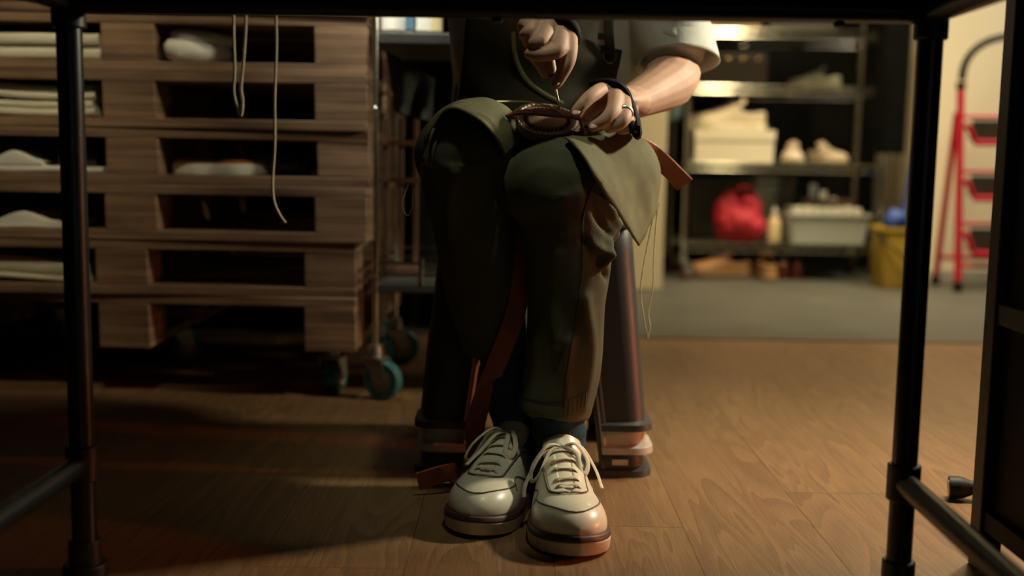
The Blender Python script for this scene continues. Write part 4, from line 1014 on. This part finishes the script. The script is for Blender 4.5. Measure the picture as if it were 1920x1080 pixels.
# trousers
mb = MB()
seg(mb, [hipA+arr((.004, 0, .006)), (hipA+kneeA)/2+arr((.006, 0, -.004)), kneeA+arr((0, .012, -.004))], [.094, .088, (.072, .078)], n=28)
seg(mb, [hipB+arr((-.004, 0, .006)), (hipB+kneeB)/2+arr((-.004, 0, 0)), kneeB+arr((0, .012, -.002))], [.094, .086, (.070, .076)], n=28)
def shin(pts, rad, n=30):
    p = cat(pts, 8); k = np.linspace(0, len(rad)-1, len(p)); ra = arr(rad); R = [(np.interp(q, range(len(rad)), ra[:, 0]), np.interp(q, range(len(rad)), ra[:, 1])) for q in k]
    mb.tube(p, R, n, ref=(1, 0, 0))
shin([kneeA+arr((.002, .004, .012)), kneeA*.66+midA*.34+arr((.010, .018, 0)), midA+arr((.000, .012, 0)), midA*.45+hemA*.55+arr((.006, .008, 0)), hemA], [(.070, .070), (.071, .078), (.0600, .070), (.0585, .066), (.0565, .064)])
shin([kneeB+arr((0, .004, .012)), kneeB*.66+midB*.34+arr((-.002, .018, 0)), midB+arr((0, .012, 0)), midB*.4+hemB*.6+arr((0, .006, 0)), hemB], [(.069, .070), (.070, .078), (.066, .072), (.060, .066), (.056, .062)])
mb.ell(pelvis+arr((0, .01, .005)), (.175, .125, .100), 26, 16); seg(mb, [pelvis, waist-arr((0, 0, .02))], [(.165, .115), (.15, .108)], n=26)
me = remesh(mb, .0042, 6, .5)
folds(me, [
    ([(1108, 318, 1.53), (1140, 380, 1.56), (1150, 440, 1.60)], .010, .007),
    ([(1095, 330, 1.52), (1118, 385, 1.53), (1135, 430, 1.56), (1146, 470, 1.60)], .007, -.006),
    ([(1150, 400, 1.60), (1140, 450, 1.57), (1128, 500, 1.56)], .009, .007),
    ([(1090, 420, 1.51), (1115, 455, 1.53), (1140, 480, 1.57)], .009, .006),
    ([(1098, 450, 1.53), (1120, 490, 1.54), (1142, 520, 1.58)], .007, -.005),
    ([(1150, 350, 1.60), (1170, 400, 1.63), (1160, 450, 1.63)], .010, .006),
    ([(1118, 345, 1.53), (1140, 375, 1.56), (1146, 410, 1.59), (1136, 432, 1.57)], .006, -.005),
    ([(1072, 300, 1.51), (1100, 312, 1.52), (1116, 330, 1.53)], .006, .005),
    ([(1080, 345, 1.51), (1092, 365, 1.515), (1094, 395, 1.52)], .008, .004),
    ([(1020, 300, 1.50), (1060, 305, 1.51), (1105, 320, 1.53)], .008, .004),
    ([(1040, 480, 1.53), (1030, 560, 1.54), (1045, 640, 1.55)], .012, .005),
    ([(1068, 640, 1.55), (1060, 700, 1.56), (1062, 770, 1.57)], .008, .004),
    ([(1095, 560, 1.55), (1105, 650, 1.57), (1090, 760, 1.58)], .012, .004),
    ([(1000, 620, 1.57), (1010, 700, 1.58), (1000, 780, 1.58)], .010, .004),
    ([(925, 270, 1.57), (935, 330, 1.58), (920, 400, 1.60)], .010, .006),
    ([(900, 240, 1.57), (925, 300, 1.58), (940, 380, 1.60)], .007, -.004),
    ([(850, 330, 1.57), (840, 420, 1.60), (860, 520, 1.62)], .012, .005),
], [(.0030, 34, 0, (1, 1, .45)), (.0016, 80, 1, (1, 1, .5))])
trs = obj('trousers', me, M_trs, pe, smooth=180, recenter=False)
bvT = bvh_of(trs)
M_seam = mat('dark_seam', (0.022, 0.019, 0.011), .8)
def on_surface(bv, pix, off, rad, name, m, par, n=6, sub=6):
    pts = []
    for q in cat([arr(p) for p in pix], sub):
        h = cast(bv, q[0], q[1], off)
        if h is not None: pts.append(h)
    return MB().tube(pts, rad, n).build(name, m, par)
on_surface(bvT, [(1116, 338), (1098, 385), (1092, 430), (1091, 500), (1082, 580), (1070, 650), (1060, 720), (1056, 762)], .0004, .0011, 'side_seam', M_seam, trs)
on_surface(bvT, [(972, 742), (1010, 752), (1050, 752), (1080, 744), (1104, 730)], .0004, .0008, 'hem_stitch', M_seam, trs)
for k, (px, py) in enumerate([(1060, 752), (1068, 750), (1076, 747), (1084, 743), (1092, 738), (1099, 733)]):
    on_surface(bvT, [(px, py+2), (px-1, py+20), (px-2, py+30)], .0002, .0007, 'hem_pucker', M_apr, trs)
# socks
def sock(an, hl, dd, top, r0, nm):
    p = cat([hl+dd*.075+arr((0, 0, .050)), an+arr((0, .004, -.01)), an*.6+top*.4, top], 10); R = []
    for i in range(len(p)): t = i/(len(p)-1); R.append((.036*(1-t)+r0*t+.0013*math.sin(i*1.25), .042*(1-t)+(r0+.003)*t+.0013*math.sin(i*1.25+.4)))
    me = MB().tube(p, R, 28, ref=(1, 0, 0)).mesh(); co = coords(me); setco(me, co+normals(me)*(.0012*wob(co*arr((1, 1, 2.5)), 90, 1))[:, None])
    return obj('sock', me, M_sock, pe, smooth=60)
sock(ankA, hA, dA, hemA+arr((0, .002, .05)), .043, 'A'); sock(ankB, hB, dB, hemB+arr((0, .002, .05)), .046, 'B')
# shoes
bowA = [[(0, 0, 0), (.012, -.022, .004), (.030, -.044, -.020), (.040, -.047, -.040), (.034, -.036, -.034), (.016, -.020, -.006), (0, 0, .001)],
        [(0, 0, 0), (.010, .018, .006), (.030, .033, -.012), (.046, .030, -.026), (.046, .022, -.024), (.026, .018, -.004), (0, 0, .002)],
        [(0, 0, 0), (.016, -.030, -.006), (.040, -.054, -.042), (.052, -.058, -.060)], [(0, 0, 0), (.006, .025, .002), (.022, .045, -.026), (.050, .053, -.048)]]
bowB = [[(0, 0, 0), (.010, -.020, .008), (.028, -.044, -.012), (.038, -.054, -.034), (.034, -.044, -.034), (.016, -.024, .000), (0, 0, .002)],
        [(0, 0, 0), (.012, .012, .006), (.034, .024, -.010), (.050, .022, -.022), (.046, .012, -.016), (.024, .008, .000), (0, 0, .002)],
        [(0, 0, 0), (.020, -.012, .002), (.052, -.026, -.018), (.080, -.036, -.032)]]
for hl, yaw, bow_, lab in ((hA, yawA, bowA, 'cream leather sneaker, well lit, the one nearer the table'), (hB, yawB, bowB, 'cream leather sneaker half in shade, the one set farther back')):
    r = bpy.data.objects.new('shoe', None); C.objects.link(r); r.parent = pe; r.matrix_parent_inverse = mw(pe).inverted(); r.location = hl; r.rotation_euler = (0, 0, yaw); r['label'] = lab
    build_shoe(r, WSHOE, True, bow_)
# shirt
mb = MB()
seg(mb, [waist-arr((0, 0, .06)), waist, chest, chest+arr((0, -.02, .085))], [(.160, .118), (.155, .115), (.178, .125), (.15, .10)], n=28)
seg(mb, [shL+arr((-.01, 0, 0)), (shL+shR)/2+arr((0, -.01, .03)), shR+arr((.01, 0, 0))], [.062, .078, .062]); seg(mb, [neck-arr((0, 0, .06)), neck-arr((0, .006, .01))], [.078, .066])
mb.ell((.150, 1.962, .735), (.100, .085, .17), 20, 14)
slL = P(1258, 80, 1.885)
seg(mb, [shL, (shL+slL)/2+arr((.014, .006, 0)), slL], [.060, .064, .064], n=24)
slR = elR+arr((.0, .02, .02)); seg(mb, [shR, (shR+slR)/2+arr((-.012, .012, 0)), slR], [.060, .062, .058], n=24)
me = remesh(mb, .006, 5, .5)
folds(me, [([(1230, 40, 1.85), (1215, 90, 1.86), (1180, 140, 1.87)], .010, -.008), ([(1250, 60, 1.82), (1290, 85, 1.82), (1325, 90, 1.84)], .009, .006), ([(1240, 75, 1.82), (1270, 95, 1.82), (1300, 105, 1.83)], .006, -.005), ([(1185, 60, 1.85), (1175, 110, 1.86), (1165, 160, 1.87)], .010, .006),
           ([(850, 40, 1.90), (845, 120, 1.90), (835, 200, 1.90)], .010, .008), ([(870, 60, 1.88), (862, 140, 1.88), (850, 215, 1.88)], .008, -.006)], [(.005, 30, 2, (1, 1, .6)), (.0022, 75, 0, (1, 1, .6))])
shirt = obj('shirt', me, M_shirt, pe, smooth=180, recenter=False)
# flared sleeve end, open below
ax = slL-shL; ax /= np.linalg.norm(ax); u_ = np.cross(ax, (0, 1, 0)); u_ /= np.linalg.norm(u_); w_ = np.cross(ax, u_)
g = []
for k, (t, r) in enumerate(((-.10, .0560), (-.06, .0640), (-.02, .0665), (.012, .0670), (.030, .0675), (.036, .0675))):
    g.append([slL+ax*(t+.010*math.cos(a_+.6)*(t > 0))+arr((.004*k/5, -.003*k/5, 0))+(u_*math.cos(a_)+w_*math.sin(a_))*(r+.0035*math.sin(3*a_+k*.5)*k/5) for a_ in np.linspace(0, 2*pi, 36, endpoint=False)])
MB().loft(g, False, False).build('sleeve_end', M_shirt, shirt, smooth=80, solid=.002)
# ------------------------------------------------------------------ apron
def lift(g, off=.010):
    # keep the cloth outside the trousers: pull a control point towards the eye where the trousers would hide it
    out = []
    for row in g:
        r = []
        for q in row:
            d = Vector(q)-CAMV; L = d.length; h = bvT.ray_cast(CAMV, d.normalized())
            if h[0] is not None and h[3]-off < L and h[3] > L-.12: q = arr(CAMV+d.normalized()*(h[3]-off))
            r.append(q)
        out.append(r)
    return out
def cloth(name, g, m, par, th=.0024, n=6, mm=6, wb=None, smooth=180, clear=False):
    me = MB().grid(cat2(g, n, mm)).mesh()
    if wb:
        co = coords(me); nn = normals(me); d = np.zeros(len(co))
        for amp, fr, sd in wb: d += amp*wob(co, fr, sd)
        setco(me, co+nn*d[:, None])
    if clear:
        setco(me, np.array(lift([coords(me)], .0048)[0]))
    return obj(name, me, m, par, smooth=smooth, solid=th)
# bib on the chest: rows top to bottom
bibg = [[P(880, 8, 1.845), P(960, 12, 1.80), P(1040, 45, 1.785), P(1110, 78, 1.80), P(1168, 94, 1.838)],
        [P(872, 70, 1.845), P(960, 80, 1.795), P(1040, 95, 1.778), P(1110, 112, 1.795), P(1163, 122, 1.842)],
        [P(866, 140, 1.85), P(955, 150, 1.80), P(1035, 155, 1.78), P(1105, 160, 1.80), P(1153, 168, 1.845)],
        [P(862, 215, 1.85), P(950, 215, 1.78), P(1030, 215, 1.745), P(1100, 218, 1.76), P(1160, 225, 1.80)],
        [P(875, 238, 1.78), P(950, 240, 1.72), P(1025, 240, 1.70), P(1100, 240, 1.70), P(1165, 240, 1.745)]]
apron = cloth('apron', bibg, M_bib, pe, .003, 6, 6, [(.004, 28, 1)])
# flap over the knee on the shaded side
fB = [[P(790, 330, 1.620), P(806, 258, 1.585), P(846, 206, 1.572), P(900, 226, 1.548), P(932, 264, 1.560), P(948, 293, 1.585)],
      [P(789, 315, 1.640), P(806, 242, 1.605), P(852, 196, 1.605), P(912, 205, 1.590), P(946, 240, 1.590), P(962, 282, 1.600)],
      [P(790, 305, 1.665), P(812, 232, 1.645), P(858, 191, 1.650), P(915, 186, 1.640), P(958, 215, 1.630), P(977, 262, 1.625)],
      [P(800, 310, 1.72), P(818, 240, 1.72), P(865, 196, 1.72), P(920, 190, 1.70), P(962, 220, 1.69), P(976, 268, 1.675)],
      [P(815, 320, 1.80), P(830, 250, 1.80), P(870, 210, 1.80), P(920, 205, 1.79), P(960, 232, 1.77), P(974, 275, 1.74)]]
flapB = cloth('apron_flap', lift(fB), M_apr, apron, .0026, 7, 7, [(.0026, 42, 0), (.0010, 130, 1)], clear=True)
# flap over the thigh on the lit side
fA = [[P(1060, 257, 1.560), P(1088, 282, 1.530), P(1118, 338, 1.535), P(1160, 405, 1.590), P(1197, 461, 1.650)],
      [P(1080, 250, 1.600), P(1115, 270, 1.585), P(1155, 320, 1.600), P(1192, 382, 1.640), P(1212, 440, 1.675)],
      [P(1098, 245, 1.645), P(1145, 255, 1.640), P(1190, 292, 1.650), P(1222, 345, 1.675), P(1228, 408, 1.700)],
      [P(1110, 244, 1.70), P(1165, 250, 1.70), P(1212, 274, 1.71), P(1239, 318, 1.715), P(1237, 385, 1.725)],
      [P(1120, 246, 1.76), P(1170, 253, 1.77), P(1213, 276, 1.78), P(1236, 322, 1.785), P(1234, 390, 1.79)],
      [P(1120, 252, 1.85), P(1168, 262, 1.86), P(1205, 290, 1.87), P(1224, 335, 1.87), P(1222, 400, 1.87)]]
flapA = cloth('apron_flap', lift(fA), M_apr, apron, .0026, 7, 7, [(.0045, 34, 2), (.0012, 120, 0)], clear=True)
bvA = bvh_of(flapA); bvB = bvh_of(flapB)
M_st = mat('apron_stitch', (0.10, 0.085, 0.045), .8)
on_surface(bvA, [(1070, 262), (1098, 290), (1128, 342), (1168, 404), (1202, 452)], .002, .0006, 'hem_stitch', M_st, apron)
on_surface(bvB, [(850, 203), (903, 220), (938, 258), (955, 286)], .002, .0006, 'hem_stitch', M_st, apron)
h = cast(bvB, 948, 222, .0022)
MB().tube([h+arr((-.003, 0, .003)), h, h+arr((.003, 0, -.002))], .0007, 6).build('loose_thread', M_paper, apron)
# lit edge of an apron fold, put in as a paler tube
bvb = bvh_of(apron)
on_surface(bvb, [(962, 60), (964, 95), (974, 128), (992, 155), (1022, 178), (1055, 195)], .003, .0042, 'lit_fold_edge', M_apr, apron, 8)
# grommet and neck strap
gq = P(1142, 105, 1.812); nd = arr((.25, -.95, .05)); nd /= np.linalg.norm(nd)
gp = []
M_ring = mat('old_brass', (0.22, 0.17, 0.09), .35, metal=.9)
u_ = arr((nd[1], -nd[0], 0)); u_ /= np.linalg.norm(u_); w_ = np.cross(nd, u_)
MB().tube([gq+u_*.0105*math.cos(a)+w_*.0105*math.sin(a) for a in np.linspace(0, 2*pi, 28, endpoint=False)], .0023, 8, closed=True).build('grommet', M_ring, apron)
st_ = cat([gq+nd*.000+arr((0, 0, -.006)), gq+nd*.006+arr((0, 0, .002)), P(1142, 70, 1.80), P(1141, 35, 1.81), P(1139, -10, 1.82), arr((.145, 1.83, .93)), arr((.11, 1.87, 1.05)), arr((.06, 1.955, 1.075))], 6)
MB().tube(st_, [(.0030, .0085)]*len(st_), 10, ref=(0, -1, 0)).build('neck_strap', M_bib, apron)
g2 = P(892, 22, 1.838)
MB().tube([g2+arr((.0105*math.cos(a), 0, .0105*math.sin(a))) for a in np.linspace(0, 2*pi, 28, endpoint=False)], .0023, 8, closed=True).build('grommet', M_ring, apron)
st2 = cat([g2+arr((0, 0, -.004)), g2+arr((0, -.006, .004)), g2+arr((-.004, -.004, .06)), arr((-.055, 1.83, .93)), arr((-.02, 1.87, 1.05)), arr((.03, 1.955, 1.075))], 6)
MB().tube(st2, [(.0030, .0085)]*len(st2), 10, ref=(0, -1, 0)).build('neck_strap', M_bib, apron)
tb_ = P(1128, 68, 1.80); MB().box(tb_, (.012, .004, .010)).build('strap_tab', M_bib, apron, bevel=.001)
# ------------------------------------------------------------------ black hand leathers and the ring
M_bl = mat('black_leather', (0.006, 0.005, 0.0045), .7, var=.3, scale=60, spec=.15)
pts = cat([P(1112, 158, 1.655), P(1132, 153, 1.640), P(1155, 158, 1.642), P(1172, 176, 1.645), P(1183, 203, 1.638), P(1190, 230, 1.628), P(1193, 246, 1.622), P(1196, 238, 1.68), P(1188, 205, 1.715), P(1165, 175, 1.715), P(1135, 160, 1.695)], 6, True)
k_ = np.linspace(0, 11, len(pts)); wd_ = np.interp(k_, [0, 1, 2, 3, 4, 5, 6, 7, 11], [.006, .006, .008, .009, .009, .0105, .010, .007, .006])
MB().tube(pts, [(w*.8, w*1.35) for w in wd_], 12, closed=True).build('hand_strap', M_bl, pe)
tabp = cat([P(1181, 222, 1.618), P(1187, 236, 1.612), P(1190, 249, 1.612)], 4); MB().tube(tabp, [(.005, .009)]*len(tabp), 12).build('hand_strap_tab', M_bl, pe)
pts = cat([P(1040, 30, 1.598), P(1062, 36, 1.592), P(1078, 52, 1.596), P(1082, 70, 1.604), P(1079, 66, 1.64), P(1060, 40, 1.668), P(1030, 20, 1.668), P(1015, 18, 1.63)], 6, True)
MB().tube(pts, [(.0065, .010)]*len(pts), 12, closed=True).build('hand_strap', M_bl, pe)
a, b = P(1170, 205, 1.622), P(1171, 219, 1.604); c = (a+b)/2; ax = (b-a)/np.linalg.norm(b-a); u_ = np.cross(ax, (1, 0, 0)); u_ /= np.linalg.norm(u_); w_ = np.cross(ax, u_)
MB().tube([c+u_*.0122*math.cos(t)+w_*.0122*math.sin(t) for t in np.linspace(0, 2*pi, 30, endpoint=False)], [(.0014, .0036)]*30, 8, closed=True, ref=tuple(u_)).build('ring', mat('silver', (0.78, 0.76, 0.68), .38, metal=.8), pe)
bvS = bvh_of(body)
for px, py, tx_, ty_ in ((1080, 210, 1074, 217), (1042, 155, 1039, 163), (1113, 236, 1106, 242)):
    q = cast(bvS, px, py, .0002)
    if q is not None: nail(q, P(tx_, ty_, q[1]))
# ================================================================ awl
aw = thing('awl', 'wooden-handled awl held in the raised hand above the leather', 'awl', P(1052, 214, 1.594))
tip, top = P(1052, 214, 1.594), P(1016, 50, 1.600); dv = tip-top; LN_ = np.linalg.norm(dv); dv /= LN_
Mx = Matrix.Translation(top) @ Vector(dv).to_track_quat('Z', 'Y').to_matrix().to_4x4()
lh = LN_*.56
MB().lathe([(.006, 0), (.0115, .006), (.0125, .02), (.0085, lh*.55), (.0078, lh*.85), (.0060, lh)], 18, Mx).build('awl_handle', mat_grain('awl_wood', (0.34, 0.19, 0.07), (0.55, 0.34, 0.14), 'Z', 60, .4), aw)
MB().lathe([(.0064, lh-.006), (.0064, lh+.001), (.0045, lh+.003)], 16, Mx).build('ferrule', M_ring, aw)
MB().lathe([(.0021, lh), (.0019, lh+(LN_-lh)*.75), (.0007, LN_)], 12, Mx).build('awl_blade', mat('pale_steel', (0.80, 0.72, 0.52), .4, metal=.1), aw)
# ================================================================ the shoe piece on the lap
wk = thing('leather_shoe_piece', 'half-stitched brown leather shoe piece with white stitches lying between the knees', 'shoe piece', P(1028, 240, 1.64))
M_lb1 = mat('brown_welt_leather', (0.30, 0.16, 0.09), .5, var=.15, scale=50); M_tan = mat('tan_insole', (0.46, 0.34, 0.20), .7, var=.2, scale=40); M_blk2 = mat('black_thread', (0.012, 0.012, 0.014), .6)
ce = P(1026, 226, 1.650)      # centre of the piece
ex = arr((1.0, .06, -.05)); ex /= np.linalg.norm(ex); ey = arr((-.02, .86, .51)); ey -= ex*(ex@ey); ey /= np.linalg.norm(ey); ez = np.cross(ex, ey)
def almond(a, b, n=48): return [(a*math.copysign(abs(math.cos(t))**.9, math.cos(t)), b*math.sin(t)*(1-.08*math.cos(t))) for t in np.linspace(0, 2*pi, n, endpoint=False)]
def W(q, z): return ce+ex*q[0]+ey*q[1]+ez*z
A_, B_ = .053, .052
mb = MB(); mb.loft([[W(q, -.008) for q in almond(A_*.97, B_*.97)], [W(q, -.006) for q in almond(A_, B_)], [W(q, .0) for q in almond(A_, B_)], [W(q, .001) for q in almond(A_*.97, B_*.97)], [W(q, .001) for q in almond(A_*.66, B_*.66)], [W(q, -.006) for q in almond(A_*.64, B_*.64)]]); mb.build('welt', M_lb1, wk)
mb = MB(); mb.loft([[W(q, -.003) for q in almond(A_*.62, B_*.62)], [W(q, .002) for q in almond(A_*.60, B_*.60)], [W(q, .0035) for q in almond(A_*.52, B_*.52)]]); mb.build('insole', M_tan, wk)
sp_ = almond(A_*.84, B_*.84, 36); mw2 = almond(A_*.63, B_*.63, 36)
for i in range(36):
    a, b = arr(sp_[i]), arr(sp_[(i+1) % 36]); 
    MB().tube([W(a*.88+b*.12, .0012), W((a+b)/2, .0026), W(a*.12+b*.88, .0014)], .0017, 6).build('white_stitch', M_paper, wk)
    a, b = arr(mw2[i]), arr(mw2[(i+1) % 36])
    MB().tube([W(a*1.02, .001), W(a*.94, .0036), W(a*.84, .0030)], .0010, 6).build('black_stitch', M_blk2, wk)
mb = MB(); up_ = []
for z, s in ((-.0082, .95), (-.02, 1.0), (-.034, .93), (-.045, .70)): up_.append([W(arr(q)*s, z) for q in almond(A_*.95, B_*.95)])
mb.loft(up_); mb.build('shoe_upper', mat('dark_brown_upper', (0.030, 0.017, 0.012), .5), wk)
# ================================================================ red leather knee strap
M_strap = mat('red_leather', (0.28, 0.068, 0.028), .5, var=.15, scale=40, bump=.1, bscale=120)
def ribbon(pts, wdirs, w, th, n=6):
    p = cat([arr(q) for q in pts], n); d = cat([arr(q)/np.linalg.norm(q) for q in wdirs], n); rings = []
    for i in range(len(p)):
        t = p[min(i+1, len(p)-1)]-p[max(i-1, 0)]; t /= np.linalg.norm(t); q = d[i]-t*(d[i]@t); q /= np.linalg.norm(q); nn = np.cross(t, q)
        rings.append([p[i]+q*a*w/2+nn*b*th/2 for a, b in ((-1, -.6), (-.94, -1), (.94, -1), (1, -.6), (1, .6), (.94, 1), (-.94, 1), (-1, .6))])
    return MB().loft(rings)
pts = [P(1284, 346, 1.765), P(1240, 303, 1.742), P(1200, 276, 1.705), P(1140, 262, 1.68), P(1100, 250, 1.632), P(1090, 232, 1.612), P(1080, 218, 1.606), P(1030, 213, 1.604), P(975, 211, 1.610), P(945, 225, 1.640), P(950, 280, 1.665), P(972, 380, 1.655), P(982, 480, 1.640), P(968, 580, 1.630), P(940, 660, 1.640), P(912, 730, 1.665), P(893, 790, 1.690), arr((-.060, 1.715, .030)), arr((-.082, 1.700, .018)), P(842, 886, 1.665), P(783, 903, 1.650)]
wds = [(.35, -.35, .6), (.35, -.4, .6), (.2, .2, .8), (.1, .8, .3), (.1, 1, .2), (.1, 1, .1), (0, 1, .25), (0, 1, .25), (.1, 1, .2), (.7, .7, .2), (.95, -.25, .1), (.95, -.25, .1), (.95, -.25, 0), (.95, -.2, 0), (.95, -.2, .1), (.95, -.2, .1), (.8, -.3, .4), (.2, -.5, .8), (.0, -.35, .9), (.0, -.2, 1), (.0, -.15, 1)]
tag(ribbon(pts, wds, .030, .0038).build('knee_strap', M_strap, smooth=40), 'red leather strap running over the lap and down between the legs to the floor', 'strap')
# ================================================================ threads
M_thr = mat('waxed_thread', (0.66, 0.58, 0.40), .7, var=.15, scale=200)
def thread(pix, label, r=.0009, closed=False, group=None):
    tag(MB().tube(cat([P(*q) for q in pix], 6), r, 6).build('thread', M_thr), label, 'thread', group)
thread([(1236, 365, 1.73), (1230, 420, 1.73), (1226, 480, 1.73), (1224, 540, 1.735), (1216, 585, 1.735), (1219, 612, 1.735), (1215, 634, 1.735)], 'straight cream thread hanging beside the lit apron flap', group='threads hanging from the flap')
thread([(1228, 385, 1.73), (1218, 440, 1.73), (1208, 490, 1.735), (1201, 545, 1.735), (1207, 595, 1.735), (1214, 633, 1.735)], 'bent cream thread hanging beside the lit apron flap', group='threads hanging from the flap')
thread([(930, 190, 1.66), (955, 190, 1.68), (985, 190, 1.67), (1010, 194, 1.65), (1035, 202, 1.62), (1050, 211, 1.602), (1058, 216, 1.60), (1078, 224, 1.60), (1090, 224, 1.598), (1093, 236, 1.602), (1091, 246, 1.612)], 'cream sewing thread drawn across the lap to the awl', r=.0012)
thread([(778, 318, 1.64), (766, 345, 1.66), (756, 375, 1.66), (757, 395, 1.66), (765, 404, 1.66), (772, 390, 1.66), (775, 360, 1.65), (784, 335, 1.64)], 'thin loop of thread hanging beside the shaded knee', r=.0006)
YT = 1.345
thread([(438, 20, YT), (438, 70, YT), (440, 130, YT), (438, 170, YT), (444, 200, YT), (452, 216, YT), (455, 190, YT), (452, 165, YT), (456, 120, YT), (460, 60, YT), (461, 20, YT)], 'looped double thread hanging from the table edge in front of the pallets', r=.0018, group='threads hanging from the table')
thread([(517, 20, YT), (518, 90, YT), (515, 180, YT), (515, 270, YT), (511, 340, YT), (514, 378, YT), (524, 402, YT), (535, 418, YT)], 'single long thread hanging from the table edge in front of the pallets', r=.0017, group='threads hanging from the table')
